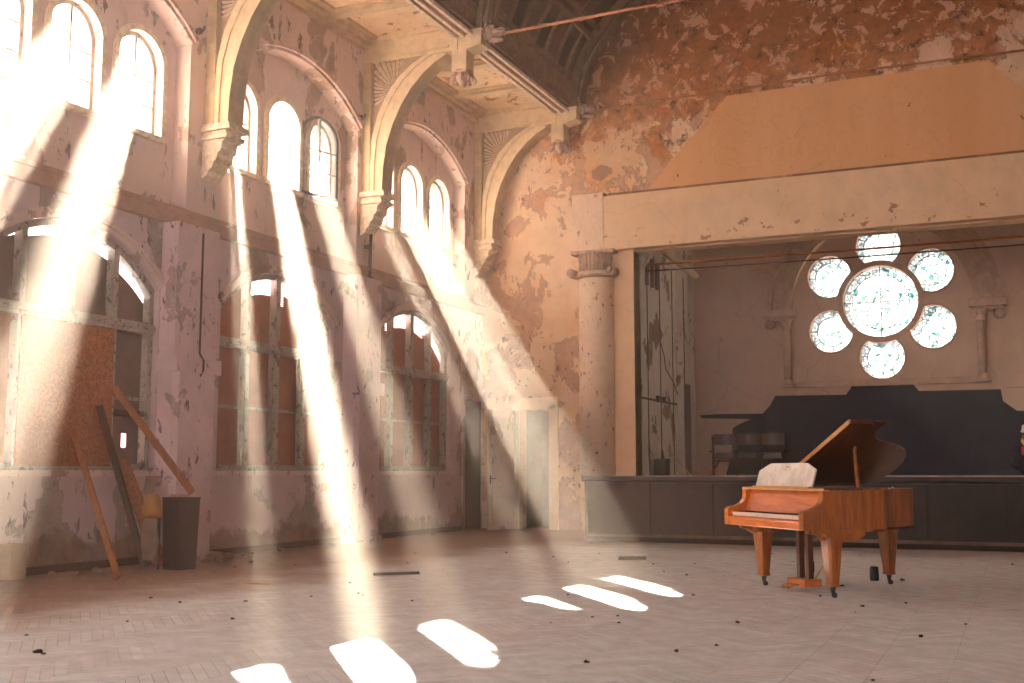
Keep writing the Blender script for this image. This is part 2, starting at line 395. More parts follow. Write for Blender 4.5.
# glass: dusty panes
def glassmat(name, trans, dusty, tint=(1, 1, 1), pattern=False):
    m = bpy.data.materials.new(name); m.use_nodes = True; t = m.node_tree; t.nodes.clear()
    out = t.nodes.new('ShaderNodeOutputMaterial'); L = t.links.new
    tr = t.nodes.new('ShaderNodeBsdfTransparent'); tr.inputs[0].default_value = (trans*tint[0], trans*tint[1], trans*tint[2], 1)
    tl = t.nodes.new('ShaderNodeBsdfTranslucent'); tl.inputs[0].default_value = (tint[0]*.9, tint[1]*.9, tint[2]*.9, 1)
    gl = t.nodes.new('ShaderNodeBsdfGlossy'); gl.inputs['Roughness'].default_value = .15
    mx = t.nodes.new('ShaderNodeMixShader'); mx.inputs[0].default_value = dusty
    L(tr.outputs[0], mx.inputs[1]); L(tl.outputs[0], mx.inputs[2])
    mx2 = t.nodes.new('ShaderNodeMixShader'); mx2.inputs[0].default_value = .05
    L(mx.outputs[0], mx2.inputs[1]); L(gl.outputs[0], mx2.inputs[2])
    L(mx2.outputs[0], out.inputs[0])
    if pattern:      # leaded lights: small quarries of clear, pale green and grey glass
        tc = t.nodes.new('ShaderNodeTexCoord')
        v1 = t.nodes.new('ShaderNodeTexVoronoi'); v1.inputs['Scale'].default_value = 13; L(tc.outputs['Object'], v1.inputs['Vector'])
        v1.feature = 'DISTANCE_TO_EDGE'
        v2 = t.nodes.new('ShaderNodeTexVoronoi'); v2.inputs['Scale'].default_value = 13; L(tc.outputs['Object'], v2.inputs['Vector'])
        sc = t.nodes.new('ShaderNodeSeparateColor'); L(v2.outputs['Color'], sc.inputs[0])
        rp = t.nodes.new('ShaderNodeValToRGB'); L(sc.outputs[0], rp.inputs[0])
        e = rp.color_ramp.elements; e[0].position = 0; e[0].color = (.06, .24, .24, 1); e[1].position = .3; e[1].color = (1, 1, 1, 1)
        e2 = e.new(.9); e2.color = (.95, 1, .96, 1); e3 = e.new(1.0); e3.color = (.3, .45, .7, 1)
        lm = t.nodes.new('ShaderNodeMath'); lm.operation = 'GREATER_THAN'; L(v1.outputs[0], lm.inputs[0]); lm.inputs[1].default_value = .075
        nz = t.nodes.new('ShaderNodeTexNoise'); nz.inputs['Scale'].default_value = 3.2; L(tc.outputs['Object'], nz.inputs['Vector'])
        mr = t.nodes.new('ShaderNodeMath'); mr.operation = 'LESS_THAN'; L(nz.outputs[0], mr.inputs[0]); mr.inputs[1].default_value = .43
        mxx = t.nodes.new('ShaderNodeMath'); mxx.operation = 'MAXIMUM'; L(lm.outputs[0], mxx.inputs[0]); L(mr.outputs[0], mxx.inputs[1])
        mm = t.nodes.new('ShaderNodeMix'); mm.data_type = 'RGBA'; mm.inputs[6].default_value = (.02, .10, .11, 1)
        L(mxx.outputs[0], mm.inputs[0]); L(rp.outputs[0], mm.inputs[7])
        L(mm.outputs[2], tl.inputs[0]); 
        m2 = t.nodes.new('ShaderNodeMix'); m2.data_type = 'RGBA'; m2.blend_type = 'MULTIPLY'; m2.inputs[0].default_value = 1
        m2.inputs[7].default_value = (trans, trans, trans, 1); L(mm.outputs[2], m2.inputs[6]); L(m2.outputs[2], tr.inputs[0])
    return m
M_glass = glassmat('dusty_window_glass', .95, .03)
M_grimy = glassmat('grimy_window_glass', .55, .05)
M_glass2 = glassmat('dusty_casement_glass', .85, .05)
M_rose = glassmat('pale_leaded_glass', .10, .024, pattern=True)

# ------------------------------------------------------------------ key dimensions
XL, XR, YE, YR, X0 = -10.2, 4.9, 21.3, -6.0, -2.66
BAYS = [18.65, 14.5, 10.15, 5.9, 1.65, -2.6]       # upper bay centres, far to near
TR = [21.05, 16.58, 12.42, 8.15, 3.9, -.35]         # roof brackets
ZC = 8.7

# ------------------------------------------------------------------ walls with openings
def slab(mb, u0, u1, v0, v1, holes, w0, w1, f, du=.06):
    """wall panel u0..u1 x v0..v1, thickness w0 (room side)..w1, pierced by holes [(ua,ub,lo,hi)]"""
    us = {u0, u1}
    for h in holes:
        ua, ub = max(h[0], u0), min(h[1], u1); n = max(2, int((ub-ua)/du)) if h[4] else 1
        us |= {ua+(ub-ua)*i/n for i in range(n+1)}
    us = sorted(us); us = [u for i, u in enumerate(us) if i == 0 or u-us[i-1] > 1e-6]
    for a, b in zip(us[:-1], us[1:]):
        cm = (a+b)/2; e = 1e-7
        hs = sorted([(h[2](min(max(cm, a), b)), h) for h in holes if h[0] < cm < h[1]], key=lambda t: t[0])
        lo = [v0, v0]
        segs = []
        for _, h in hs:
            la, lb = h[2](a+e), h[2](b-e); ha, hb = h[3](a+e), h[3](b-e)
            if la > v0+1e-4 or lb > v0+1e-4:
                if la-lo[0] > 1e-6 or lb-lo[1] > 1e-6: segs.append((lo[0], lo[1], la, lb))
            mb.add([f(a, ha, w0), f(b, hb, w0), f(b, hb, w1), f(a, ha, w1)], [(0, 1, 2, 3)])
            mb.add([f(a, la, w0), f(b, lb, w0), f(b, lb, w1), f(a, la, w1)], [(3, 2, 1, 0)])
            lo = [ha, hb]
        segs.append((lo[0], lo[1], v1, v1))
        for (p, q, r, s_) in segs:
            for w in (w0, w1):
                mb.add([f(a, p, w), f(b, q, w), f(b, s_, w), f(a, r, w)], [(0, 1, 2, 3)])
    for h in holes:
        for u in (h[0], h[1]):
            if u0+1e-5 < u < u1-1e-5:
                l, t = h[2](u), h[3](u)
                if t-l > 1e-3: mb.add([f(u, l, w0), f(u, t, w0), f(u, t, w1), f(u, l, w1)], [(0, 1, 2, 3)])
    for u in (u0, u1): mb.add([f(u, v0, w0), f(u, v1, w0), f(u, v1, w1), f(u, v0, w1)], [(0, 1, 2, 3)])
    for v_ in (v0, v1): mb.add([f(u0, v_, w0), f(u1, v_, w0), f(u1, v_, w1), f(u0, v_, w1)], [(0, 1, 2, 3)])
    return mb
def arch(c, hw, z0, spring, crown):     # hole with segmental head
    rise = crown-spring; R = (hw*hw+rise*rise)/(2*rise)
    top = lambda u: crown-R+math.sqrt(max(R*R-(u-c)**2, 0))
    return (c-hw, c+hw, lambda u: z0, top, True)
def rect(a, b, z0, z1): return (a, b, lambda u: z0, lambda u: z1, False)
def archpts(c, hw, spring, crown, n=16, off=0):
    rise = crown-spring; R = (hw*hw+rise*rise)/(2*rise); zc = crown-R; a = math.asin(hw/R)
    return [(c+(R+off)*math.sin(-a+2*a*i/n), zc+(R+off)*math.cos(-a+2*a*i/n)) for i in range(n+1)]
FL = lambda u, v, w: (XL-w, u, v)          # left wall: w outward
FR = lambda u, v, w: (XR+w, u, v)
FE = lambda u, v, w: (u, YE+w, v)
FS = lambda u, v, w: (u, 26.0+w, v)
FB = lambda u, v, w: (u, YR-w, v)

ZB = 4.65
UPW = (.41, 5.64, 6.64, 7.0)               # half width, sill, spring, crown
UPS = 1.13
def upwins(yc): return [yc-.03-UPS, yc-.03, yc-.03+UPS]
LOWC = [18.4, 14.2, 10.05, 5.8, 1.55, -2.7]; LHW = 1.45; LZ0, LSP, LCR = 1.17, 3.52, 4.16
mb = MB(); slab(mb, YR-.4, YE+.4, ZB, 9.1, [arch(y, 1.8, ZB, 7.03, 7.7) for y in BAYS], 0, .26, FL); S(mb, 'wall_left', M_leftup)
mb = MB(); slab(mb, YR-.4, YE+.4, ZB, 9.1, [arch(w, UPW[0], UPW[1], UPW[2], UPW[3]) for y in BAYS for w in upwins(y)], .26, .60, FL); S(mb, 'wall_left', M_leftup)
mb = MB(); slab(mb, YR-.4, YE+.4, 0, ZB, [arch(y, LHW, LZ0, LSP, LCR) for y in LOWC]+[rect(20.45, 21.27, -.001, 2.6)], 0, .98, FL); S(mb, 'wall_left', M_left)
# end wall, stage opening and door
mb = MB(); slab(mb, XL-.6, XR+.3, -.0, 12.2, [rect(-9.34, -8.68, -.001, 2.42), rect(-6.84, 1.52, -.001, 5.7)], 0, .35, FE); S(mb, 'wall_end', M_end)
# right and rear walls (behind the photographer), unseen window openings added to let skylight in
mb = MB(); slab(mb, YR-.4, YE+.4, 0, 9.1, [arch(w, .45, 5.5, 6.6, 7.0) for y in BAYS[4:] for w in upwins(y)], 0, .4, FR); S(mb, 'wall_right', M_leftup)
mb = MB(); slab(mb, XL-.6, XR+.4, 0, 12.2, [arch(x, .9, 1.6, 5.6, 6.3) for x in (-8.3, -5.6)], 0, .4, FB); S(mb, 'wall_rear', M_leftup)
S(MB().b2((XL-.98, YR-.4, -.2), (XR+.5, YE+.4, 0)), 'floor', M_floor)

# ------------------------------------------------------------------ windows of the clerestory
wn_ = [0]
def upper_window(yc, w_at=.37, sash=True, glass=None):
    wn_[0] += 1
    hw, z0, sp, cr = UPW
    r = emptyS('window_%d' % wn_[0], (XL-w_at, yc, z0))
    F = lambda u, v, w: (-w, u-yc, v-z0)
    A = archpts(yc, hw-.005, sp, cr); B = [(yc+(u-yc)*(hw-.055)/hw, v-.055) for u, v in A]
    if sash:
        mb = MB(); mb.strip(A, B, -.03, .03, F)
        mb.prism([(yc-hw, z0), (yc-hw, sp), (yc-hw+.055, sp), (yc-hw+.055, z0)], -.03, .03, F)
        mb.prism([(yc+hw, z0), (yc+hw, sp), (yc+hw-.055, sp), (yc+hw-.055, z0)], -.03, .03, F)
        mb.prism([(yc-hw, z0), (yc-hw, z0+.06), (yc+hw, z0+.06), (yc+hw, z0)], -.03, .03, F)
        mb.build('window_frame', M_frame, r)
        mb = MB(); mb.prism([(yc-.018, z0+.05), (yc-.018, cr-.04), (yc+.018, cr-.04), (yc+.018, z0+.05)], -.035, .02, F); mb.build('mullion', M_frame, r)
        for z in (z0+.42, z0+.78):
            MB().prism([(yc-hw+.05, z-.01), (yc-hw+.05, z+.01), (yc+hw-.05, z+.01), (yc+hw-.05, z-.01)], -.02, .015, F).build('glazing_bar', M_frame, r)
        G = [(yc-hw+.05, z0+.05)]+B+[(yc+hw-.05, z0+.05)]
        mb = MB(); mb.add([F(u, v, .0) for u, v in G], [tuple(range(len(G)))]); mb.build('window_glass', glass or M_glass, r)
    # moulded surround on the room side
    s0 = archpts(yc, hw+.005, sp, cr); s1 = archpts(yc, hw+.005, sp, cr, off=.085)
    s1[0] = (yc-hw-.085, sp); s1[-1] = (yc+hw+.085, sp)
    w0 = -(w_at-.26)-.05
    mb = MB(); mb.strip(s0, s1, w0, w0+.06, F)
    for sgn in (-1, 1):
        mb.prism([(yc+sgn*hw, z0), (yc+sgn*hw, sp), (yc+sgn*(hw+.085), sp), (yc+sgn*(hw+.085), z0)], w0, w0+.06, F)
    mb.prism([(yc-hw-.1, z0-.07), (yc-hw-.1, z0), (yc+hw+.1, z0), (yc+hw+.1, z0-.07)], w0-.03, w0+.06, F)
    mb.build('window_surround', M_relief, r)
    return r
for bi, y in enumerate(BAYS[:3]):
    for wi, w in enumerate(upwins(y)):
        upper_window(w, sash=not (bi == 1 and wi == 1), glass=M_grimy if (bi, wi) in ((0, 2), (1, 2)) else None)
# the casement of the middle window swung right round into the room
hinge = (XL-.24, upwins(BAYS[1])[1]+.44, 0)
ang = math.atan2(.27, .96)
r = emptyS('window_%d' % 10, (hinge[0], hinge[1], UPW[1])); r.rotation_euler = (0, 0, -ang)
hw, z0, sp, cr = UPW
F = lambda u, v, w: (-w, u, v-z0)
A = archpts(hw, hw, sp, cr); B = [(hw+(u-hw)*(hw-.045)/hw, v-.045) for u, v in A]
mb = MB(); mb.strip(A, B, -.02, .02, F)
for a, b in ((0, .045), (2*hw-.045, 2*hw)): mb.prism([(a, z0), (a, sp), (b, sp), (b, z0)], -.02, .02, F)
mb.prism([(0, z0), (0, z0+.05), (2*hw, z0+.05), (2*hw, z0)], -.02, .02, F); mb.build('casement_frame', M_iron, r)
MB().prism([(hw-.018, z0), (hw-.018, cr-.03), (hw+.018, cr-.03), (hw+.018, z0)], -.025, .015, F).build('mullion', M_frame, r)
for z in (z0+.42, z0+.78): MB().prism([(.04, z-.01), (.04, z+.01), (2*hw-.04, z+.01), (2*hw-.04, z-.01)], -.02, .015, F).build('glazing_bar', M_frame, r)
G = [(.04, z0+.04)]+B+[(2*hw-.04, z0+.04)]
mb = MB(); mb.add([F(u, v, 0) for u, v in G], [tuple(range(len(G)))]); mb.build('casement_glass', M_glass2, r)

# mouldings of the big blind arches
tn = [0]
def trim(mb, m):
    tn[0] += 1; return S(mb, 'trim_%d' % tn[0], m)
for y in BAYS[:3]:
    P = archpts(y, 1.8, 7.03, 7.7, 24); mb = MB()
    for o0, o1, d in ((.0, .05, .03), (.05, .11, .075), (.11, .15, .035)):
        A = archpts(y, 1.8, 7.03, 7.7, 24, o0); B = archpts(y, 1.8, 7.03, 7.7, 24, o1)
        mb.strip(A, B, -d, .01, FL)
    trim(mb, M_leftup)
# string course
mb = MB(); mb.b2((XL, YR, 4.43), (XL+.09, YE, 4.65)); mb.b2((XL, YR, 4.60), (XL+.12, YE, 4.66)); trim(mb, M_band)
# hood arches above the lower windows
for y in LOWC[:3]:
    mb = MB()
    for o0, o1, d in ((.0, .06, .03), (.06, .12, .06)):
        mb.strip(archpts(y, LHW, LSP, LCR, 24, o0), archpts(y, LHW, LSP, LCR, 24, o1), -d, .01, FL)
    mb.b2((XL-.2, y-LHW-.05, LZ0-.07), (XL+.10, y+LHW+.05, LZ0+.0))
    trim(mb, M_leftup)
# pilasters between the bays
for (a, b) in ((11.52, 12.36), (15.93, 16.72), (7.3, 8.1), (3.0, 3.8), (-1.2, -.4)):
    mb = MB(); c = .07
    P = [(XL-.02, a), (XL+.30-c, a), (XL+.30, a+c), (XL+.30, b-c), (XL+.30-c, b), (XL-.02, b)]
    mb.prism(P, 0, 2.45, lambda u, v, w: (u, v, w))
    mb.prism([(XL-.02, a), (XL+.26, a), (XL+.26, b), (XL-.02, b)], 2.65, 4.43, lambda u, v, w: (u, v, w))
    mb.prism([(XL-.02, a-.03), (XL+.33, a-.03), (XL+.33, b+.03), (XL-.02, b+.03)], 2.45, 2.65, lambda u, v, w: (u, v, w))
    mb.prism([(XL-.02, a-.02), (XL+.32, a-.02), (XL+.32, b+.02), (XL-.02, b+.02)], 0, .10, lambda u, v, w: (u, v, w))
    trim(mb, M_pil)
mb = MB(); mb.b2((XL, 7.4, 0), (XL+.03, 20.4, .09)); S(mb, 'baseboard_left', M_plankd)

# ------------------------------------------------------------------ lower windows: heavy grids, boarded behind
def low_window(yc, idx, boards):
    r = emptyS('window_%d' % idx, (XL-.13, yc, LZ0))
    F = lambda u, v, w: (-w, u, v-LZ0)
    hw = LHW-.01
    R_ = archpts(0, hw, LSP, LCR-.01, 24)
    Ri = [(u*(hw-.08)/hw, v-.08) for u, v in R_]
    mb = MB(); mb.strip(R_, Ri, -.05, .06, F)
    for s_ in (-1, 1): mb.prism([(s_*hw, LZ0), (s_*hw, LSP), (s_*(hw-.08), LSP), (s_*(hw-.08), LZ0)], -.05, .06, F)
    mb.prism([(-hw, LZ0), (-hw, LZ0+.08), (hw, LZ0+.08), (hw, LZ0)], -.05, .06, F)
    mb.build('window_frame', M_frame, r)
    top = lambda u: LCR-.01-((hw*hw+.63**2)/(2*.63))+math.sqrt(((hw*hw+.63**2)/(2*.63))**2-u*u)
    for u in (-.725, 0, .725):
        w = .042 if u else .06
        MB().prism([(u-w, LZ0+.05), (u-w, top(u)-.04), (u+w, top(u)-.04), (u+w, LZ0+.05)], -.07, .05, F).build('mullion', M_frame, r)
    mb = MB(); mb.prism([(-hw+.02, 2.93), (-hw+.02, 3.07), (hw-.02, 3.07), (hw-.02, 2.93)], -.085, .05, F)
    mb.prism([(-hw+.02, 2.975), (-hw+.02, 3.025), (hw-.02, 3.025), (hw-.02, 2.975)], -.115, .0, F); mb.build('transom', M_frame, r)
    for k_ in range(4):
        a = -hw+.09+k_*.725; b = a+.58
        if boards[k_] == 'osb': continue
        MB().prism([(a, 2.06), (a, 2.10), (b, 2.10), (b, 2.06)], -.02, .03, F).build('glazing_bar', M_frame, r)
        # inner sash stile doubling the right side of each light
        MB().prism([(b-.04, LZ0+.08), (b-.04, 2.93), (b, 2.93), (b, LZ0+.08)], -.045, .0, F).build('sash_stile', M_frame, r)
    return r, F, top, hw
r, F, top, hw = low_window(LOWC[2], 11, ['osb', 'osb', 'osb', 'g'])
MB().prism([(-1.38, 1.24), (-1.38, 2.97), (-.70, 2.97), (-.72, 1.24)], .06, .08, F).build('board', M_boardp, r)
MB().prism([(-.74, 1.22), (-.74, 2.90), (.70, 2.92), (.72, 1.22)], -.10, -.082, F).build('chipboard_sheet', M_osb, r)
mb = MB()
for q in ((.68, 1.22, 1.10, 2.97), (1.19, 1.22, 1.45, 2.97), (1.09, 1.22, 1.20, 1.46), (1.09, 1.64, 1.20, 2.97)): mb.prism([(q[0], q[1]), (q[0], q[3]), (q[2], q[3]), (q[2], q[1])], .10, .12, F)
mb.build('board', M_boardg, r)
MB().prism([(-.76, 1.22), (-.76, 2.97), (.70, 2.97), (.70, 1.22)], .13, .15, F).build('board', M_boardg, r)
for (a, b, t) in ((-1.44, -.70, .05), (-.72, .01, .10), (.01, .72, .12), (.70, 1.44, .16)):
    n = 8; P = [(a, 2.92), *[(a+(b-a)*i/n, top(a+(b-a)*i/n)-.09-t) for i in range(n+1)], (b, 2.92)]
    MB().prism(P, .07, .09, F).build('board', M_boardg, r)
MB().prism([(.72, 1.86), (.72, 1.93), (1.4, 1.93), (1.4, 1.86)], -.02, .04, F).build('glazing_bar', M_plankd, r)
r, F, top, hw = low_window(LOWC[1], 12, ['p']*4)
for (a, b) in ((-1.44, -.70), (-.72, .02), (.0, .72), (.70, 1.44)):
    MB().prism([(a, 1.18), (a, 2.97), (b, 2.97), (b, 1.18)], .10, .12, F).build('board', M_boardp, r)
for (a, b, t) in ((-1.44, -.70, .10), (-.72, .02, .24), (.02, .36, .34), (.36, .72, .16), (.70, 1.44, .16)):
    n = 8; P = [(a, 2.92), *[(a+(b-a)*i/n, top(a+(b-a)*i/n)-.06-t) for i in range(n+1)], (b, 2.92)]
    MB().prism(P, .10, .12, F).build('board', M_boardp, r)
r, F, top, hw = low_window(LOWC[0], 13, ['p']*4)
for (a, b) in ((-1.44, -.70), (-.72, .02), (.0, .72), (.70, 1.44)):
    MB().prism([(a, 1.18), (a, 2.97), (b, 2.97), (b, 1.18)], .10, .12, F).build('board', M_boardp, r)
for (a, b, t) in ((-1.44, -.70, .06), (-.72, .02, .26), (.0, .72, .26), (.70, 1.44, .16)):
    n = 8; P = [(a, 2.92), *[(a+(b-a)*i/n, top(a+(b-a)*i/n)-.06-t) for i in range(n+1)], (b, 2.92)]
    MB().prism(P, .10, .12, F).build('board', M_boardp, r)
for i_, y in enumerate(LOWC[3:]):     # unseen bays beside the photographer, boards added to cut sunlight
    low_window(y, 14+i_, ['p']*4)
    S(MB().prism([(y-LHW, LZ0), *archpts(y, LHW, LSP, LCR, 16), (y+LHW, LZ0)], .26, .30, FL), 'trim_%d' % (60+i_), M_boardp)

# ------------------------------------------------------------------ aisle ceiling, plate, vault
for sgn, xw in ((-1, XL), (1, XR)):
    xi = X0+sgn*5.55                                   # -8.21 / 2.89
    mb = MB().b2((xw+sgn*.6, YR-.3, ZC), (xi+sgn*.1, YE+.3, ZC+.12)); S(mb, 'ceiling', M_aisle)
    mb = MB()
    ys = [y+d for y in TR for d in (-1.42, -2.85)] if sgn < 0 else []
    for y in ys: mb.b2((xw, y-.09, ZC-.10), (xi-.05, y+.09, ZC+.01)); mb.b2((xw, y-.14, ZC-.04), (xi-.05, y+.14, ZC+.01))
    for (d, h) in ((.10, .20), (.20, .12), (.32, .05)):
        a, b = sorted((xw, xw-sgn*d)); mb.b2((a, YR, ZC-h), (b, YE, ZC+.01))
    trim(mb, M_creamd)
    a, b = sorted((xi-sgn*.12, xi+sgn*.16))
    trim(MB().b2((a, YR, 8.47), (b, YE, 8.72)), M_mould)
    mb = MB()
    for (p, z) in ((xi-sgn*.13, 8.47), (xi+sgn*.16, 8.47), (xi-sgn*.13, 8.70), (xi+sgn*.02, 8.46)):
        mb.b2((p-.028, YR, z-.03), (p+.028, YE, z+.03))
    trim(mb, M_relief)
    trim(MB().b2((min(xi, xi-sgn*.22), YR, 8.73), (max(xi, xi-sgn*.22), YE, 8.80)), M_vault)
EA, EB, EZ = 5.42, 3.42, 8.55
def ev(t, k=0): return (X0+(EA-k)*math.cos(t), EZ+(EB-k)*math.sin(t))
N = 40
mb = MB(); A = [ev(PI*i/N) for i in range(N+1)]; B = [ev(PI*i/N, -.15) for i in range(N+1)]
mb.strip(A, B, YR-.3, YE+.35, lambda u, v, w: (u, w, v)); S(mb, 'ceiling', M_vaultp)
# closing board from vault foot to aisle ceiling
for y in TR:
    mb = MB(); A = [ev(PI*i/N, .0) for i in range(N+1)]; B = [ev(PI*i/N, .26) for i in range(N+1)]; C_ = [ev(PI*i/N, .20) for i in range(N+1)]
    mb.strip(A, B, y-.12, y+.12, lambda u, v, w: (u, w, v)); mb.strip(A, C_, y-.19, y+.19, lambda u, v, w: (u, w, v)); trim(mb, M_vault)
mb = MB()
for t in (.12, .42, .48, .8, 1.15, PI/2, PI-1.15, PI-.8, PI-.48, PI-.42, PI-.12):
    u, v = ev(t, .05); R = Matrix.Rotation(-t, 3, 'Y')
    mb.box((u, (YR+YE)/2, v), (.12, YE-YR, .09), R)
for side in (0, 1):
    pts = [ev((PI-t_) if side else t_, .06) for t_ in (.0, .06, .13)]
    mb.strip([(p[0]-.03, p[1]) for p in pts], [(p[0]+.03, p[1]) for p in pts], YR, YE, lambda u, v, w: (u, w, v))
bays = sorted(TR)
for a, b in zip([YR]+bays[:-1], bays):
    for i in range(1, 8):
        yy = a+(b-a)*i/8
        for side in (0, 1):
            pts = [ev((PI-t) if side else t, .04) for t in (.0, .1, .2, .3, .42)]
            mb.strip([(p[0]-.03, p[1]) for p in pts], [(p[0]+.03, p[1]) for p in pts], yy-.04, yy+.04, lambda u, v, w: (u, w, v))
    # diagonal and straight secondary ribs higher up
    for i in (1, 2, 3):
        yy = a+(b-a)*i/4
        for side in (0, 1):
            pts = [ev((PI-t) if side else t, .04) for t in (.48, .64, .8, .97, 1.15, 1.35, 1.57)]
            mb.strip([(p[0]-.03, p[1]-.03) for p in pts], [(p[0]+.03, p[1]+.03) for p in pts], yy-.05, yy+.05, lambda u, v, w: (u, w, v))
trim(mb, M_vault)
mb = MB()
for a, b in zip(bays[2:-1], bays[3:]):
    for i in range(8):
        y0_, y1_ = a+(b-a)*i/8+.12, a+(b-a)*(i+1)/8-.12
        if i % 2: continue
        pts = [ev(PI-t, .012) for t in (.17, .25, .36)]
        mb.strip([(p[0]-.01, p[1]) for p in pts], [(p[0]+.01, p[1]) for p in pts], y0_, y1_, lambda u, v, w: (u, w, v))
trim(mb, M_darkpan)
# roof slabs over everything (keeps daylight out of the loft)
mb = MB(); mb.b2((XL-.7, YR-.4, 9.1), (X0-5.3, YE+.4, 9.25)); mb.b2((X0+5.3, YR-.4, 9.1), (XR+.5, YE+.4, 9.25)); mb.b2((X0-5.6, YR-.4, 12.15), (X0+5.6, YE+.4, 12.3)); 
mb.b2((X0-5.62, YR-.4, 9.1), (X0-5.55, YE+.4, 12.3)); mb.b2((X0+5.55, YR-.4, 9.1), (X0+5.62, YE+.4, 12.3)); S(mb, 'ceiling', M_vault)

# ------------------------------------------------------------------ roof brackets
def make_bracket():
    r = thing('roof_bracket', 'x', 'bracket', (XL, 0, 5.2))
    F = lambda u, v, w: (u+.0, w, v-5.2)      # u = distance from wall
    # corbel
    mb = MB(); P = [(0, 5.95), (.44, 5.95), (.46, 5.88), (.40, 5.84), (.40, 5.74), (.34, 5.70), (.32, 5.58), (.27, 5.55), (.25, 5.46), (.20, 5.43), (.18, 5.35), (.12, 5.31), (.09, 5.24), (.0, 5.20)]
    mb.prism(P, -.17, .17, F)
    mb.prism([(0, 5.95), (.48, 5.95), (.50, 5.86), (0, 5.86)], -.22, .22, F)
    mb.prism([(0, 5.80), (.44, 5.80), (.43, 5.74), (0, 5.74)], -.20, .20, F)
    for i, (u, z) in enumerate(((.33, 5.62), (.26, 5.50), (.19, 5.39), (.11, 5.28))): mb.blob((u, 0, z-5.2), (.05, .16, .045), .2, 4, 2, i)
    cb = mb.build('corbel', M_relief, r)
    # wall post, arch rib (three orders), spandrel
    I = [(.42, 5.95), (.44, 6.35), (.50, 6.75), (.62, 7.1), (.78, 7.42), (.98, 7.70), (1.2, 7.92), (1.42, 8.08), (1.66, 8.2)]
    O = [(.17, 5.95), (.17, 6.45), (.20, 6.92), (.31, 7.32), (.48, 7.64), (.69, 7.90), (.92, 8.09), (1.14, 8.21), (1.34, 8.3)]
    Mx = [((a[0]*.62+b[0]*.38), (a[1]*.62+b[1]*.38)) for a, b in zip(I, O)]
    M2 = [((a[0]*.3+b[0]*.7), (a[1]*.3+b[1]*.7)) for a, b in zip(I, O)]
    mb = MB(); mb.strip(I, O, -.13, .13, F); mb.strip(I, Mx, -.17, .17, F); mb.strip(M2, O, -.155, .155, F); mb.build('arch_rib', M_cream, r)
    mb = MB().prism([(0, 5.95), (0, 8.32), (.16, 8.32), (.16, 5.95)], -.15, .15, F); mb.build('wall_post', M_creamd, r)
    mb = MB(); P = [(.05, 8.32), (.05, 6.4)]+[(u-.0, v) for u, v in O[1:]]
    mb.prism(P, -.06, .06, F); sp = mb.build('spandrel_panel', flat('grey_brown_spandrel', (158, 134, 112), .9, .25, 8), r)
    # sunburst relief in the spandrel
    cx, cz = .62, 7.72
    mb = MB()
    def lim(a):
        dx, dz = math.cos(a), math.sin(a); t = .9
        if dx < 0: t = min(t, (.19-cx)/dx)
        if dz > 0: t = min(t, (8.27-cz)/dz)
        # stay outside the rib
        for s_ in [i*.02 for i in range(1, 60)]:
            if s_ > t: break
            u, v = cx+dx*s_, cz+dz*s_
            for (p, q) in zip(O[:-1], O[1:]):
                if p[1] <= v <= q[1]:
                    ou = p[0]+(q[0]-p[0])*(v-p[1])/(q[1]-p[1])
                    if u > ou-.01 and s_ > .14: return max(s_-.02, .12)
        return t
    n = 25
    for i in range(n):
        a = math.radians(20+232*i/(n-1)); t = lim(a)*.97; da = math.radians(3.5)
        if t < .16: continue
        for sg in (-1, 1):
            p0 = (cx+.10*math.cos(a-da*.6), cz+.10*math.sin(a-da*.6)); p1 = (cx+.10*math.cos(a+da*.6), cz+.10*math.sin(a+da*.6))
            q0 = (cx+t*math.cos(a-da), cz+t*math.sin(a-da)); q1 = (cx+t*math.cos(a+da), cz+t*math.sin(a+da)); qm = (cx+t*1.02*math.cos(a), cz+t*1.02*math.sin(a))
            vs = [F(*p0, sg*.06), F(*p1, sg*.06), F(*q1, sg*.06), F(*q0, sg*.06), F(*((p0[0]+p1[0])/2, (p0[1]+p1[1])/2), sg*.085), F(*qm, sg*.105)]
            mb.add(vs, [(0, 4, 5, 3), (1, 2, 5, 4), (2, 3, 5), (0, 1, 4)])
    for sg in (-1, 1):
        mb.lathe([(0, .05), (.10, .045), (.145, .01), (.15, -.01)], 18, (cx, sg*.06, cz-5.2), M=Matrix.Rotation(-sg*PI/2, 3, 'X'))
    mb.build('sunburst_relief', M_relief, sp)
    # hammer beam box with mouldings
    mb = MB(); mb.prism([(0, 8.28), (0, 8.70), (1.86, 8.70), (1.86, 8.24), (1.3, 8.24), (1.3, 8.28)], -.17, .17, F)
    mb.prism([(0, 8.62), (0, 8.70), (1.86, 8.70), (1.86, 8.62)], -.21, .21, F); mb.prism([(.1, 8.30), (.1, 8.34), (1.7, 8.34), (1.7, 8.30)], -.19, .19, F); mb.build('hammer_beam', M_cream, r)
    # square pendant post with carved drop
    mb = MB().bev((1.74, -.15, 7.86-5.2), (2.02, .15, 8.78-5.2), .012); pd = mb.build('pendant_post', M_cream, r)
    mb = MB()
    mb.lathe([(.16, 7.90-5.2), (.18, 7.86-5.2), (.13, 7.82-5.2), (.10, 7.74-5.2), (.05, 7.66-5.2), (.0, 7.62-5.2)], 14, (1.88, 0, 0))
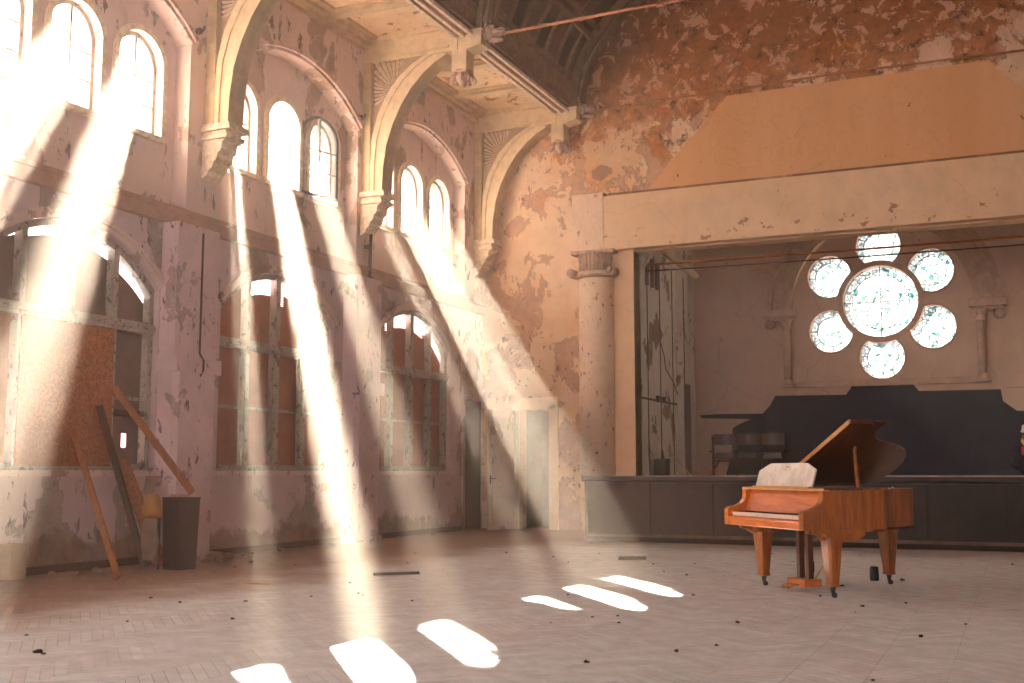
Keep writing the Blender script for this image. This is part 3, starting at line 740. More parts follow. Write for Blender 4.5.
    for i in range(10):
        a = i*PI/5; c_, s_ = math.cos(a), math.sin(a); vs = []
        for q in range(6):
            t = q/5; rr = .12+.10*math.sin(t*2.2)*(1 if i % 2 else .7); zz = 7.86-5.2-.17*t; wq = .05*math.sin(PI*(.2+.75*t))
            vs += [(1.88+rr*c_-s_*wq, rr*s_+c_*wq, zz), (1.88+(rr+.03)*c_, (rr+.03)*s_, zz+.01), (1.88+rr*c_+s_*wq, rr*s_-c_*wq, zz), (1.88+(rr-.04)*c_, (rr-.04)*s_, zz)]
        mb.add(vs, [(4*q+b, 4*q+(b+1) % 4, 4*q+4+(b+1) % 4, 4*q+4+b) for q in range(5) for b in range(4)]+[(0, 1, 2, 3), (23, 22, 21, 20)])
    mb.build('carved_drop', M_cap, pd)
    # block that carries the head, chamfered underneath
    mb = MB(); mb.prism([(2.02, 8.22), (2.30, 8.28), (2.32, 8.74), (2.02, 8.80)], -.17, .17, F); mb.prism([(1.9, 8.74), (2.34, 8.72), (2.3, 9.1), (2.05, 9.1)], -.14, .14, F); mb.build('beam_end_block', M_cream, r)
    # carved grotesque head looking into the hall
    mb = MB(); hz = 8.47-5.2
    def leaf_(o, d, L_, w_, t_, curl):      # a curled acanthus leaf from o along d, lifting away by curl
        o, d = Vector(o), Vector(d).normalized(); X_ = Vector((1, 0, 0)); sd_ = d.cross(X_).normalized(); vs = []; n_ = 6
        for q in range(n_+1):
            t = q/n_; wq = w_*math.sin(PI*(.18+.80*t))*(1+.25*math.cos(q*PI)); c_ = o+d*L_*t+X_*(curl*t*t)
            vs += [c_-sd_*wq, c_+X_*t_*(1-.5*t), c_+sd_*wq, c_-X_*t_]
        fs = [(4*q+a, 4*q+(a+1) % 4, 4*q+4+(a+1) % 4, 4*q+4+a) for q in range(n_) for a in range(4)]+[(0, 1, 2, 3), (4*n_+3, 4*n_+2, 4*n_+1, 4*n_)]
        mb.add(vs, fs)
    mb.blob((2.38, 0, hz+.03), (.11, .13, .14), .2, 7, 3, 1)
    for q in range(11):
        a = -PI*.5+2*PI*(q+.5)/11; leaf_((2.34, .07*math.cos(a), hz+.02+.08*math.sin(a)), (0, math.cos(a), math.sin(a)), .15, .05, .025, .07 if q % 2 else .02)
    mb.blob((2.53, 0, hz+.02), (.15, .095, .055), .35, 9, 3, 2); mb.blob((2.60, 0, hz+.065), (.06, .07, .035), .3, 9, 3, 12)
    mb.blob((2.50, 0, hz-.115), (.13, .08, .032), .35, 9, 3, 3)
    for q in range(5):
        for s_ in (-1, 1): mb.lathe([(.012, 0), (.0, -.035)], 6, (2.47+q*.04, s_*.06, hz-.02)); mb.lathe([(.012, 0), (.0, .03)], 6, (2.47+q*.035, s_*.05, hz-.095))
    for s_ in (-1, 1):
        mb.blob((2.46, s_*.085, hz+.105), (.05, .045, .028), .3, 9, 2, 5); mb.blob((2.47, s_*.075, hz+.07), (.03, .025, .022), .0, 5, 2, 6)
        leaf_((2.36, s_*.10, hz+.12), (0, s_*.5, .8), .13, .04, .02, -.02)
    mb.build('carved_head', M_cap, r)
    return r
BL = ['cream arched roof bracket in the far corner beside the ochre end wall',
      'cream arched roof bracket between the middle and far high windows, sunburst relief in full view',
      'cream arched roof bracket at the top left, its beam cut off by the picture edge']
b0 = make_bracket()
for i, y in enumerate(TR[:3]):
    o = b0 if i == 0 else copy_tree(b0)
    o.location = (XL, y, 5.2); o['label'] = BL[i]; o['group'] = 'roof brackets along the window wall'
# tie rods
for y, lb in ((TR[1], 'rusty iron tie rod crossing the hall from the nearer carved head'), (TR[0], 'iron tie rod running along the ochre end wall from the corner bracket')):
    mb = MB(); mb.tube([(XL+2.62, y, 8.455), (X0, y, 8.53), (XR-2.62, y, 8.455)], .026 if y < 20 else .02, 8)
    for x in (-6.9, -6.2, -4.9, -3.6): mb.tube([(x, y, 8.47), (x+.12, y, 8.472)], .036 if y < 20 else .027, 8)
    at(mb, 'tie_rod', M_rod, lb, 'rod', (X0, y, 8.45))

# ------------------------------------------------------------------ proscenium: block, capital, column, beam
mb = MB(); mb.b2((-7.40, YE-.24, 5.56), (1.9+.3, YE+.02, 6.66)); mb.b2((-6.84, YE, 5.53), (1.52, YE+.33, 5.72)); trim(mb, M_beam)
def column_at(x, label, flip=1):
    r = thing('stage_column', label, 'column', (x, YE-.03, 1.08), group='columns beside the stage opening')
    mb = MB().lathe([(.37, 0), (.37, 3.95)], 28); mb.build('shaft', M_col, r)
    mb = MB(); mb.lathe([(.37, 3.93), (.42, 3.95), (.44, 4.0), (.40, 4.03), (.40, 4.06), (.34, 4.07)], 28)
    mb.lathe([(.33, 4.05), (.33, 4.42), (.38, 4.46)], 28)
    for i in range(14):     # flutes on the neck
        a = PI+PI*i/13; c, s_ = math.cos(a), math.sin(a)
        mb.bar((.345*c, .345*s_, 4.09), (.355*c, .355*s_, 4.43), .035, .035)
    for sx in (-1, 1):
        mb.tube([(sx*.42, -.40, 4.03), (sx*.42, -.1, 4.03)], .09, 14); mb.blob((sx*.42, -.42, 4.03), (.055, .03, .055), .1, 4, 2)
    mb.bev((-.47, -.26, 4.42), (.45, .1, 4.50), .015)
    mb.build('capital', M_cap, r)
    mb = MB().bev((-.45, -.22, 4.50), (.22, .1, 5.66), .012); mb.build('impost_block', M_col, r)
    return r
column_at(-7.62, 'cream round column with a fluted capital left of the stage opening')
c2 = column_at(2.32, 'cream round column right of the stage opening')
# flat jamb pier beside the column down to the stage
trim(MB().b2((-7.3, YE-.06, 1.0), (-6.84, YE+.36, 5.6)), M_beam)

# ------------------------------------------------------------------ the stage
mb = MB(); mb.b2((-6.72, 18.14, .10), (4.9, 18.3, 1.02)); S(mb, 'wall_stage_front', M_sfront)
mb = MB(); mb.b2((-6.72, 18.14, 0), (-6.6, YE, 1.02)); S(mb, 'wall_stage_flank', M_sfront)
S(MB().b2((-6.74, 18.3, 1.0), (4.9, YE, 1.07)), 'floor', M_plankd)
S(MB().b2((-6.9, YE, 1.0), (1.6, 26.0, 1.075)), 'floor', M_plankd)
trim(MB().bev((-6.78, 18.05, 1.0), (4.9, 18.3, 1.085), .02), flat('scuffed_stage_lip', (52, 44, 46), .5, .3, 4))
mb = MB(); mb.b2((-6.74, 18.10, .08), (4.9, 18.14, .13)); mb.b2((-6.76, 18.125, .965), (4.9, 18.14, .975)); mb.b2((-6.74, 18.11, 0), (-6.70, 18.14, 1)); trim(mb, flat('scuffed_brown_bead', (104, 86, 78), .6, .4, 6))
trim(MB().b2((-6.70, 18.13, 0), (4.9, 18.2, .09)), M_black)
trim(MB().b2((-6.3, 18.04, 1.078), (4.9, 18.07, 1.092)), flat('lip_highlight_strip', (190, 176, 168), .5, .3, 2))  # pale bead along the lip, a highlight put into the colour
mb = MB()
for x in (-5.6, -4.55, -3.5, -2.4, -1.3, -.2, .9): mb.b2((x-.012, 18.125, .13), (x+.012, 18.14, .95))
trim(mb, flat('stage_front_seam', (26, 22, 22), .8, .2, 5))

# stage box
F = lambda u, v, w: (-6.9-w, u, v)
S(MB().b2((-7.2, YE+.3, 1), (-6.9, 26.2, 8.5)), 'wall_stage_left', M_sside)
S(MB().b2((1.6, YE+.3, 1), (1.9, 26.2, 8.5)), 'wall_stage_right', M_sside)
S(MB().b2((-7.2, YE+.3, 7.9), (1.9, 26.4, 8.1)), 'ceiling', M_vault)
# boarding seams, rails and hinge blocks of the left stage wall
mb = MB()
for y in (22.3, 23.2, 24.15, 25.1): mb.b2((-6.9, y-.012, 1.08), (-6.885, y+.012, 5.6))
mb.b2((-6.9, 21.7, 2.62), (-6.88, 24.4, 2.66)); 
for (y, z) in ((22.9, 2.66), (23.3, 2.66)): mb.b2((-6.9, y-.06, z-.05), (-6.83, y+.06, z+.08))
trim(mb, flat('dark_joint', (86, 66, 54), .9, .3, 8))
mb = MB()
for (y, h) in ((22.2, .5), (22.55, .6), (22.9, .55)): mb.b2((-6.9, y, 5.0), (-6.84, y+.1, 5.0+h))
trim(mb, M_greyd)
mb = MB(); mb.b2((-6.9, 24.5, 1.08), (-6.78, 24.62, 6.2)); mb.b2((-6.9, 25.5, 1.08), (-6.78, 25.62, 6.2)); trim(mb, M_sside)
S(MB().b2((-6.9, 24.62, 1.08), (-6.875, 25.5, 3.15)), 'door_3', M_greyd)

# stage back wall with the rose window
RC = (-2.66, 4.92); RR = .80; LD, LR = 1.245, .48; RK = .92
lobes = [(RC[0]+LD*math.cos(math.radians(a)), RC[1]+LD*math.sin(math.radians(a))) for a in (30, 90, 150, 210, 270, 330)]
def disc(c, rad): return lambda u: math.sqrt(max(rad*rad-(u-c)**2, 0))
holes = [(RC[0]-RR, RC[0]+RR, lambda u: RC[1]-disc(RC[0], RR)(u), lambda u: RC[1]+disc(RC[0], RR)(u), True)]
for (lx, lz) in lobes:
    d = disc(lx, LR); k_ = disc(RC[0], RK)
    if lz > RC[1]: lo = (lambda d, lz, k_: lambda u: min(max(lz-d(u), RC[1]+k_(u) if abs(u-RC[0]) < RK else -9), lz+d(u)))(d, lz, k_); hi = (lambda d, lz: lambda u: lz+d(u))(d, lz)
    else: hi = (lambda d, lz, k_: lambda u: max(min(lz+d(u), RC[1]-k_(u) if abs(u-RC[0]) < RK else 99), lz-d(u)))(d, lz, k_); lo = (lambda d, lz: lambda u: lz-d(u))(d, lz)
    holes.append((lx-LR, lx+LR, lo, hi, True))
mb = MB(); slab(mb, -7.2, 1.9, 1.0, 8.2, holes, 0, .3, FS, .035); S(mb, 'wall_stage_back', M_sback)
# rose window: stone rings, leaded glass, saddle bars
rw = emptyS('window_20', (RC[0], 26.0, RC[1]))
G = lambda u, v, w: (u, w, v)
def ring(c, r0, r1, a0, a1, n=48): 
    A = [(c[0]+r0*math.cos(a0+(a1-a0)*i/n), c[1]+r0*math.sin(a0+(a1-a0)*i/n)) for i in range(n+1)]
    B = [(c[0]+r1*math.cos(a0+(a1-a0)*i/n), c[1]+r1*math.sin(a0+(a1-a0)*i/n)) for i in range(n+1)]
    return A, B
mb = MB(); mb.strip(*ring((0, 0), RR-.0, RR+.06, 0, 2*PI), -.05, .05, G); mb.strip(*ring((0, 0), RR+.06, RR+.12, 0, 2*PI), -.02, .02, G); mb.build('stone_ring', M_stone, rw)
mb = MB(); mb.add([G(RR*math.cos(2*PI*i/48), RR*math.sin(2*PI*i/48), .12) for i in range(48)], [tuple(range(48))]); mb.build('leaded_glass', M_rose, rw)
mb = MB()
for a in (0, PI/2): mb.bar((RR*math.cos(a), .11, RR*math.sin(a)), (-RR*math.cos(a), .11, -RR*math.sin(a)), .016, .02, (0, 1, 0))
mb.strip(*ring((0, 0), .60, .615, 0, 2*PI), .10, .12, G); mb.strip(*ring((0, 0), .145, .155, 0, 2*PI), .10, .12, G)
for i in range(4):
    a = PI/4+i*PI/2; mb.bar((.6*math.cos(a), .11, .6*math.sin(a)), (RR*math.cos(a), .11, RR*math.sin(a)), .014, .02, (0, 1, 0))
mb.build('lead_bars', M_lead, rw)
for (lx, lz) in lobes:
    c = (lx-RC[0], lz-RC[1]); base = math.atan2(c[1], c[0]); L_ = LD
    ca = (L_*L_+LR*LR-RK*RK)/(2*L_*LR); half = PI-math.acos(ca)       # arc outside the hub ring
    outer = [(c[0]+LR*math.cos(base-half+2*half*i/36), c[1]+LR*math.sin(base-half+2*half*i/36)) for i in range(37)]
    p, q = outer[-1], outer[0]; a1 = math.atan2(p[1], p[0]); a0 = math.atan2(q[1], q[0])
    if a1 < a0: a1 += 2*PI
    inner = [(RK*math.cos(a1+(a0-a1)*i/8), RK*math.sin(a1+(a0-a1)*i/8)) for i in range(1, 8)]
    mb = MB(); pts = outer+inner; mb.add([G(u, v, .12) for u, v in pts], [tuple(range(len(pts)))]); mb.build('leaded_glass', M_rose, rw)
    mb = MB(); A, B = ring(c, LR-.005, LR+.04, base-half, base+half, 36); mb.strip(A, B, -.03, .03, G); mb.build('stone_ring', M_stone, rw)
    mb = MB(); A, B = ring(c, LR*.66, LR*.66+.013, base-half*.93, base+half*.93, 30); mb.strip(A, B, .10, .12, G)
    for i in range(9):
        a = base-half*.9+1.8*half*i/8
        mb.bar((c[0]+LR*.66*math.cos(a), .11, c[1]+LR*.66*math.sin(a)), (c[0]+LR*math.cos(a), .11, c[1]+LR*math.sin(a)), .012, .02, (0, 1, 0))
    mb.build('lead_bars', M_lead, rw)
# dark painted field on the back wall, torn stepped outline
P = [(-6.79, 2.47), (-6.3, 2.49), (-5.32, 2.48), (-5.15, 2.66), (-5.02, 2.88), (-3.46, 2.86), (-3.30, 3.08), (-3.15, 3.14), (-2.2, 3.14), (-2.05, 3.06), (-1.92, 2.90), (-.29, 2.89), (-.26, 2.64), (-.0, 2.43), (1.55, 2.40), (1.55, 1.08),
     (-6.2, 1.08), (-6.05, 1.6), (-6.02, 2.16), (-5.85, 2.25), (-5.60, 2.36), (-6.75, 2.40)]
mb = MB().prism(P, -.006, .001, FS); trim(mb, M_navy)
# ledge under the rose, blind arch with colonnettes
trim(MB().b2((-4.75, 25.88, 3.04), (-.58, 26.0, 3.18)), M_stone)
mb = MB()
cz = 4.82
for (r0, r1, d) in ((1.92, 2.04, .20), (2.04, 2.36, .07), (2.36, 2.50, .22)):
    mb.strip(*ring((X0, cz), r0, r1, 0, PI, 40), -d, .01, FS)
for s_ in (-1, 1):
    x = X0+s_*2.2; mb.bev((x-.38, 25.80, 4.66), (x+.38, 26.0, 4.84), .02); mb.b2((x-.30, 25.86, 4.58), (x+.30, 26.0, 4.66))
    mb.blob((x-s_*-.22, 25.88, 4.50), (.12, .1, .12), .3, 5, 2)
trim(mb, M_stone)
for s_, lb in ((-1, 'stone colonnette left of the rose window'), (1, 'stone colonnette right of the rose window')):
    x = X0+s_*2.04; mb = MB()
    r = thing('colonnette', lb, 'column', (x, 25.83, 3.1), group='colonnettes beside the rose window')
    MB().lathe([(.085, .12), (.08, 1.28)], 14).build('shaft', M_stone, r)
    mb = MB().lathe([(.08, 1.26), (.11, 1.28), (.09, 1.32), (.14, 1.46), (.16, 1.50)], 14)
    for i in range(6): mb.blob((.11*math.cos(i), .11*math.sin(i*1.05), 1.40), (.04, .04, .06), .3, 5, 2, i)
    mb.build('capital', M_stone, r)
    mb = MB().lathe([(.13, 0), (.13, .05), (.10, .08), (.11, .11), (.085, .13)], 14); mb.bev((-.16, -.12, -.06), (.16, .12, .01), .01); mb.build('base', M_stone, r)
# dado panels low on the back wall
trim(MB().b2((-.22, 25.97, 2.9), (1.5, 26, 2.94)), M_stone)

# pipes across the stage head
at(MB().tube([(-6.85, 22.0, 5.37), (-3, 22.0, 5.35), (1.6, 22.0, 5.36)], .022, 8), 'iron_pipe', M_plank, 'thin brown pipe across the stage opening, the upper of two', 'pipe', (-2.6, 22, 5.36), 'pipes across the stage head')
at(MB().tube([(-6.85, 22.1, 5.26), (-3, 22.1, 5.23), (1.6, 22.1, 5.23)], .014, 8), 'iron_pipe', M_plankd, 'thin dark pipe across the stage opening, the lower of two', 'pipe', (-2.6, 22.1, 5.25), 'pipes across the stage head')
at(MB().tube([(-6.78, 21.9, 5.95), (-6.5, 23.3, 5.62), (-6.3, 24.0, 5.42)], .075, 12), 'round_pole', M_creamd, 'thick pale pole slanting down under the stage head beam', 'pole', (-6.6, 23, 5.6))
at(MB().bar((-6.85, 21.75, 5.2), (-6.6, 22.0, 5.75), .08, .05), 'timber_brace', M_creamd, 'short pale timber brace in the top left corner of the stage', 'brace', (-6.75, 21.85, 5.2))
at(MB().tube([(-6.86, 23.1, 3.9), (-6.82, 23.25, 3.6), (-6.84, 23.4, 3.35), (-6.82, 23.9, 3.1), (-6.84, 24.3, 2.85)], .012, 6), 'loose_cable', M_dark, 'black cable hanging loose on the grey stage side wall', 'cable', (-6.84, 23.6, 2.85))

# ------------------------------------------------------------------ doors
d = emptyS('door_1', (-9.36, YE-.02, 0)); d.rotation_euler = (0, 0, math.radians(-90-18))
def leaf(parent, w, h, m):
    mb = MB(); t = .02
    mb.b2((0, -t, 0.01), (w, t, h)); mb.build('door_leaf', m, parent)
    mb = MB()
    for (a, b) in ((.12, .44), (.56, .86), (.98, h-.14)):
        for s_ in (-1, 1):
            for q in ((0.12, a, w-.12, a+.03), (.12, b-.03, w-.12, b), (.12, a, .15, b), (w-.15, a, w-.12, b)):
                y0_, y1_ = sorted((s_*t, s_*(t+.014))); mb.b2((q[0], y0_, q[1]), (q[2], y1_, q[3]))
    mb.build('door_moulding', m, parent)
    mb = MB()
    for s_ in (-1, 1): mb.tube([(w-.06, s_*.02, 1.02), (w-.06, s_*.06, 1.02), (w-.17, s_*.065, 1.02)], .009, 8); mb.box((w-.06, s_*.022, 1.0), (.035, .008, .16))
    mb.build('door_handle', M_iron, parent)
leaf(d, .92, 2.4, M_door)
mb = MB()
for q in ((-9.48, 0, -9.34, 2.56), (-8.68, 0, -8.48, 2.56), (-9.48, 2.42, -8.48, 2.60)): mb.b2((q[0], YE-.04, q[1]), (q[2], YE+.02, q[3]))
mb.b2((-9.52, YE-.07, 2.58), (-8.44, YE, 2.66)); trim(mb, M_beam)
# lobby behind the doorway
mb = MB(); mb.b2((-9.6, 21.62, 0), (-9.5, 23.0, 2.7)); mb.b2((-8.5, 21.62, 0), (-8.4, 23.0, 2.7)); mb.b2((-9.6, 22.9, 0), (-8.4, 23.0, 2.7)); mb.b2((-9.6, 21.62, 2.6), (-8.4, 23.0, 2.7)); S(mb, 'wall_lobby', M_greyd)
S(MB().b2((-9.6, 21.6, -.1), (-8.4, 23, 0.0)), 'floor', M_greyd)
S(MB().b2((-9.2, 22.86, 0), (-8.6, 22.91, 2.1)), 'door_2', M_blue)
S(MB().b2((XL-.9, 20.4, 0), (XL-.8, 21.2, 2.65)), 'doorway_black_back', M_black); S(MB().b2((XL-.95, 21.2, 0), (XL-.01, 21.265, 2.6)), 'doorway_black_lining', M_black)  # black back sheet and jamb lining added to darken the side doorway
mb = MB(); mb.b2((XL-.02, 20.36, 0), (XL+.04, 20.45, 2.7)); mb.b2((XL-.02, 20.36, 2.6), (XL+.04, 21.2, 2.7)); trim(mb, M_left)

# ------------------------------------------------------------------ grand piano
def piano():
    th = math.atan2(-.736, .677)
    r = thing('grand_piano', 'amber brown grand piano with its lid propped open in the middle of the dusty floor', 'piano', (-2.05, 11.29, 0), th)
    W2 = .71; VF = -.12
    # plan outline, counterclockwise: u right (treble), v back
    def outline(v_front, ins=0):
        pts = [(-W2+ins, v_front), (W2-ins, v_front), (W2-ins, .50)]
        ctrl = [(W2, .50), (W2, .64), (.46, .68), (.37, .84)], [(.37, .84), (.29, .98), (.30, 1.10), (.15, 1.30)], [(.15, 1.30), (-.04, 1.50), (-.46, 1.54), (-.62, 1.38)], [(-.62, 1.38), (-W2, 1.28), (-W2, 1.15), (-W2, 1.0)]
        for c in ctrl:
            for i in range(1, 11):
                t = i/10; b = [(1-t)**3, 3*t*(1-t)**2, 3*t*t*(1-t), t**3]
                u = sum(b[j]*c[j][0] for j in range(4)); v = sum(b[j]*c[j][1] for j in range(4))
                k_ = ins
                cu, cv = -.15, .6
                dl = math.hypot(u-cu, v-cv); pts.append((u-(u-cu)/dl*k_, v-(v-cv)/dl*k_))
        return pts
    I = lambda u, v, w: (u, v, w)
    O_ = outline(.0); In = outline(.04, .035)
    # rim as a hollow wall
    n = len(O_)
    mb = MB(); z0, z1 = .62, .985
    vs = []
    for (a, b) in zip(O_, In): vs += [(a[0], a[1], z0), (a[0], a[1], z1), (b[0], b[1], z1), (b[0], b[1], z0)]
    fs = []
    for i in range(1, n):
        j = (i+1) % n
        for k_ in range(4): fs.append((4*i+k_, 4*i+(k_+1) % 4, 4*j+(k_+1) % 4, 4*j+k_))
    mb.add(vs, fs); mb.build('rim', M_piano, r)
    mb = MB().prism(In, .60, .68, I); mb.build('bottom_board', M_pianod, r)
    mb = MB().prism(outline(.1, .05), .86, .875, I); mb.build('soundboard', flat('gilt_iron_frame', (96, 66, 34), .5, .3, 6), r)
    mb = MB()
    for i in range(26): u = -.62+i*.045; mb.bar((u, .2, .90), (u*.75-.05, max(.5, 1.35-max(0, u+.3)*.9), .90), .003, .003)
    mb.build('strings', M_gold, r)
    # cheeks: S shaped sides at the keyboard
    prof = [(.30, .985), (-.10, .985), (-.13, .965), (-.125, .93), (-.135, .88), (-.17, .84), (-.24, .81), (-.31, .80), (-.34, .775), (-.34, .62), (.30, .62)]
    for s_ in (-1, 1):
        a, b = sorted((s_*(W2+.01), s_*(W2-.065)))
        MB().prism(prof, a, b, lambda u, v, w: (w, u, v)).build('keyboard_cheek', M_piano if s_ > 0 else M_pianolit, r)
    # key bed, key slip, fallboard
    MB().bev((-W2, -.335, .62), (W2, .06, .685), .008).build('key_bed', M_pianolit, r)
    MB().bev((-W2+.06, -.345, .685), (W2-.06, -.315, .705), .006).build('key_slip', M_pianolit, r)
    mb = MB().prism([(-.155, .735), (-.135, .735), (-.055, .93), (-.02, .985), (-.05, .985), (-.075, .94)], -W2+.065, W2-.065, lambda u, v, w: (w, u, v)); mb.build('fallboard', M_pianolit, r)
    MB().b2((-W2+.06, -.04, .955), (W2-.06, .28, .985)).build('shelf', M_pianod, r)
    MB().bev((-W2-.02, -.125, .975), (W2+.02, -.06, .997), .006).build('shelf_edge', M_lidedge, r)
    mb = MB()
    for s_ in (-1, 1): mb.bev((s_*W2-.10 if s_ > 0 else -W2-.02, -.12, .98), (W2+.02 if s_ > 0 else -W2+.22, .26, 1.0), .006)
    mb.bev((-W2-.02, .24, .98), (W2+.02, .30, 1.0), .004)
    mb.build('candle_slide', M_pianod, r)
    MB().b2((-W2+.066, -.314, .69), (W2-.066, -.155, .713)).build('key_frame', M_felt, r)
    kb = MB(); n = 52; x0 = -W2+.10; wk = (2*W2-.20)/n
    for i in range(n): kb.b2((x0+i*wk+.0008, -.308, .712), (x0+(i+1)*wk-.0008, -.15, .750))
    kb.build('white_keys', M_ivory, r, kind='stuff')
    kb = MB()
    for i in range(n-1):
        if (i % 7) in (0, 2, 3, 5, 6): kb.b2((x0+(i+1)*wk-.0055, -.25, .748), (x0+(i+1)*wk+.0055, -.155, .760))
    kb.build('black_keys', M_ebony, r, kind='stuff')
    for s_ in (-1, 1): MB().bev((s_*(W2-.066) if s_ < 0 else W2-.10, -.31, .728), (-W2+.10 if s_ < 0 else W2-.066, -.15, .765), .005).build('key_block', M_pianolit, r)
    # music desk, bleached panel with clipped corners, leaning back
    t = math.radians(18)
    Fd = lambda u, v, w: (u-.10, -.03+w*math.cos(t)+v*math.sin(t), 1.0+v*math.cos(t))
    P = [(-.505, 0), (-.51, .17), (-.32, .25), (.32, .25), (.50, .18), (.50, 0)]
    kd = NB('bleached_white_desk', .7, .3); n1 = kd.noise(7, 8, .7)
    c = kd.mix(kd.step(n1, .35, .7), s2l((214, 200, 188)), s2l((240, 230, 220)))
    c = kd.mix(kd.step(kd.noise(22, 4, .7), .70, .73), c, s2l((186, 120, 110))); kd.color(c)
    dk = MB().prism(P, -.01, .01, Fd).build('music_desk', kd.m, r)
    mb = MB()
    for (u, v, w_, h) in ((-.02, .205, .03, .012), (.025, .20, .012, .02), (-.06, .19, .012, .008), (.06, .185, .014, .008), (-.02, .175, .012, .012)):
        mb.prism([(u, v), (u+w_, v), (u+w_*.8, v+h), (u+w_*.2, v+h)], -.013, -.010, Fd)
    mb.build('faded_emblem', flat('faded_red_print', (186, 90, 80), .8, .3, 20), dk, kind='stuff')
    MB().b2((-.60, -.08, .995), (.42, -.045, 1.012)).build('desk_rail', M_lidedge, r)
    # lid, hinged on the spine (bass side)
    ang = math.radians(25)
    def L(u, v, w):      # lid plane coordinates
        d_ = u+W2; return (-W2-.01+d_*math.cos(ang)-w*math.sin(ang), v, 1.0+d_*math.sin(ang)+w*math.cos(ang))
    Lo = [(p[0]*1.015+.0, p[1] if p[1] > .3 else .30) for p in outline(.30)]
    li = MB().prism(Lo, 0, .02, L).build('lid', M_pianod, r)
    MB().prism([(-W2, .285), (W2+.01, .285), (W2+.01, .302), (-W2, .302)], .0, .021, L).build('lid_edge', M_lidedge, li)
    MB().prism([(-W2, .31), (W2+.01, .31), (W2+.01, .72), (-W2, .72)], .026, .044, L).build('folded_front_lid', M_pianod, r)
    MB().prism([(-W2, .292), (W2+.01, .292), (W2+.01, .312), (-W2, .312)], .027, .045, L).build('lid_edge', M_lidedge, li)
    # prop stick
    top = Vector(L(-W2+.92, .66, 0)); MB().bar((W2-.05, .30, .97), top, .05, .022, (0, 1, 0)).build('lid_prop', M_plank, r)
    for v in (.62, 1.1): MB().blob((W2-.02 if v < 1 else .10, v, .995), .009, 0, 1, 2).build('lid_buffer', M_white, r)
    # legs
    def leg(u, v, big=True):
        F_ = lambda s, z: [(u+s*math.cos(PI/4+i*PI/2)*1.414, v+s*math.sin(PI/4+i*PI/2)*1.414, z) for i in range(4)]
        mb = MB(); rings_ = [(.085, .60), (.090, .56), (.080, .53), (.078, .50), (.048, .135), (.052, .125), (.052, .105), (.035, .10)]
        vs = []
        for s_, z in rings_:        # octagonal, chamfered section
            for i in range(4):
                a, b = F_(s_, z)[i], F_(s_, z)[(i+1) % 4]
                vs += [tuple(a[j]+(b[j]-a[j])*.14 for j in range(3)), tuple(a[j]+(b[j]-a[j])*.86 for j in range(3))]
        fs = [(i*8+k_, i*8+(k_+1) % 8, (i+1)*8+(k_+1) % 8, (i+1)*8+k_) for i in range(len(rings_)-1) for k_ in range(8)]
        fs += [tuple(range(8)), tuple(range((len(rings_)-1)*8, len(rings_)*8))]
        mb.add(vs, fs); lg = mb.build('leg', M_piano, r)
        mb = MB(); mb.lathe([(.022, .105), (.026, .09), (.018, .06), (.020, .045)], 12, (u, v, 0)); mb.tube([(u-.012, v+.015, .024), (u+.012, v+.015, .024)], .024, 16)
        mb.bar((u, v, .055), (u, v+.015, .024), .03, .012); mb.build('caster', M_iron, lg)
        return lg
    leg(-.60, .03); leg(.60, .03); leg(-.30, 1.32)
    # scalloped brackets over the legs
    for s_ in (-1, 1):
        mb = MB(); u = s_*.60
        P = [(-.22, .625), (-.22, .595), (-.17, .59), (-.16, .565), (-.12, .555), (-.10, .52), (.10, .52), (.20, .54), (.26, .57), (.27, .625)]
        a, b = sorted((s_*(W2+.005), s_*(W2-.03))) if s_ > 0 else (-W2-.005, -W2+.03)
        mb.prism([(p[0]+.06, p[1]) for p in P], a, b, lambda uu, vv, w: (w, uu, vv))
        mb.prism([(u-.13, .625), (u-.10, .55), (u+.10, .55), (u+.13, .625)], -.10, .16, lambda uu, vv, w: (uu, w, vv))
        mb.prism([(-.30, .625), (-.28, .585), (-.22, .575), (-.16, .54), (-.10, .52), (.0, .52), (.0, .625)], u-.03, u+.03, lambda uu, vv, w: (w, uu+.06, vv))
        mb.build('leg_bracket', M_piano, r)
    MB().bev((-.42, 1.2, .575), (-.16, 1.45, .625), .01).build('leg_bracket', M_piano, r)
    # skirt line under the side
    MB().prism([(.0, .64), (.0, .60), (.40, .60), (.44, .64)], W2-.03, W2+.004, lambda uu, vv, w: (w, uu, vv)).build('rim_skirt', M_piano, r)
    # pedal lyre
    ly = MB()
    for s_ in (-1, 1): ly.bev((s_*.075-.028, .10, .10), (s_*.075+.028, .16, .62), .005)
    ly.build('lyre_posts', M_pianod, r)
    MB().bev((-.15, .02, .05), (.15, .22, .125), .012).build('lyre_box', M_pianolit, r)
    for s_ in (-1, 1): MB().tube([(s_*.045, .04, .07), (s_*.045, -.05, .065), (s_*.045, -.10, .05)], [.008, .014, .018], 8).build('pedal', M_gold, r)
    MB().tube([(0, .22, .09), (0, .5, .45), (0, .7, .61)], .008, 6).build('lyre_stay', M_gold, r)
    return r
piano()

# ------------------------------------------------------------------ small things on the floor
at(MB().lathe([(.0, .0), (.045, .0), (.048, .02), (.045, .145), (.03, .15), (0, .15)], 16, (-1.47, 12.77, 0)), 'tin_can', M_glassg, 'short dark green tin can standing on the floor behind the piano near its right leg', 'can', (-1.47, 12.77, 0))
at(MB().lathe([(0, 0), (.028, 0), (.03, .01), (.03, .12), (.014, .14), (.013, .17), (.016, .175), (0, .175)], 14, (-2.24, 13.48, 0)), 'glass_bottle', M_glassg, 'slim dark bottle standing on the floor behind the piano pedals', 'bottle', (-2.24, 13.48, 0))

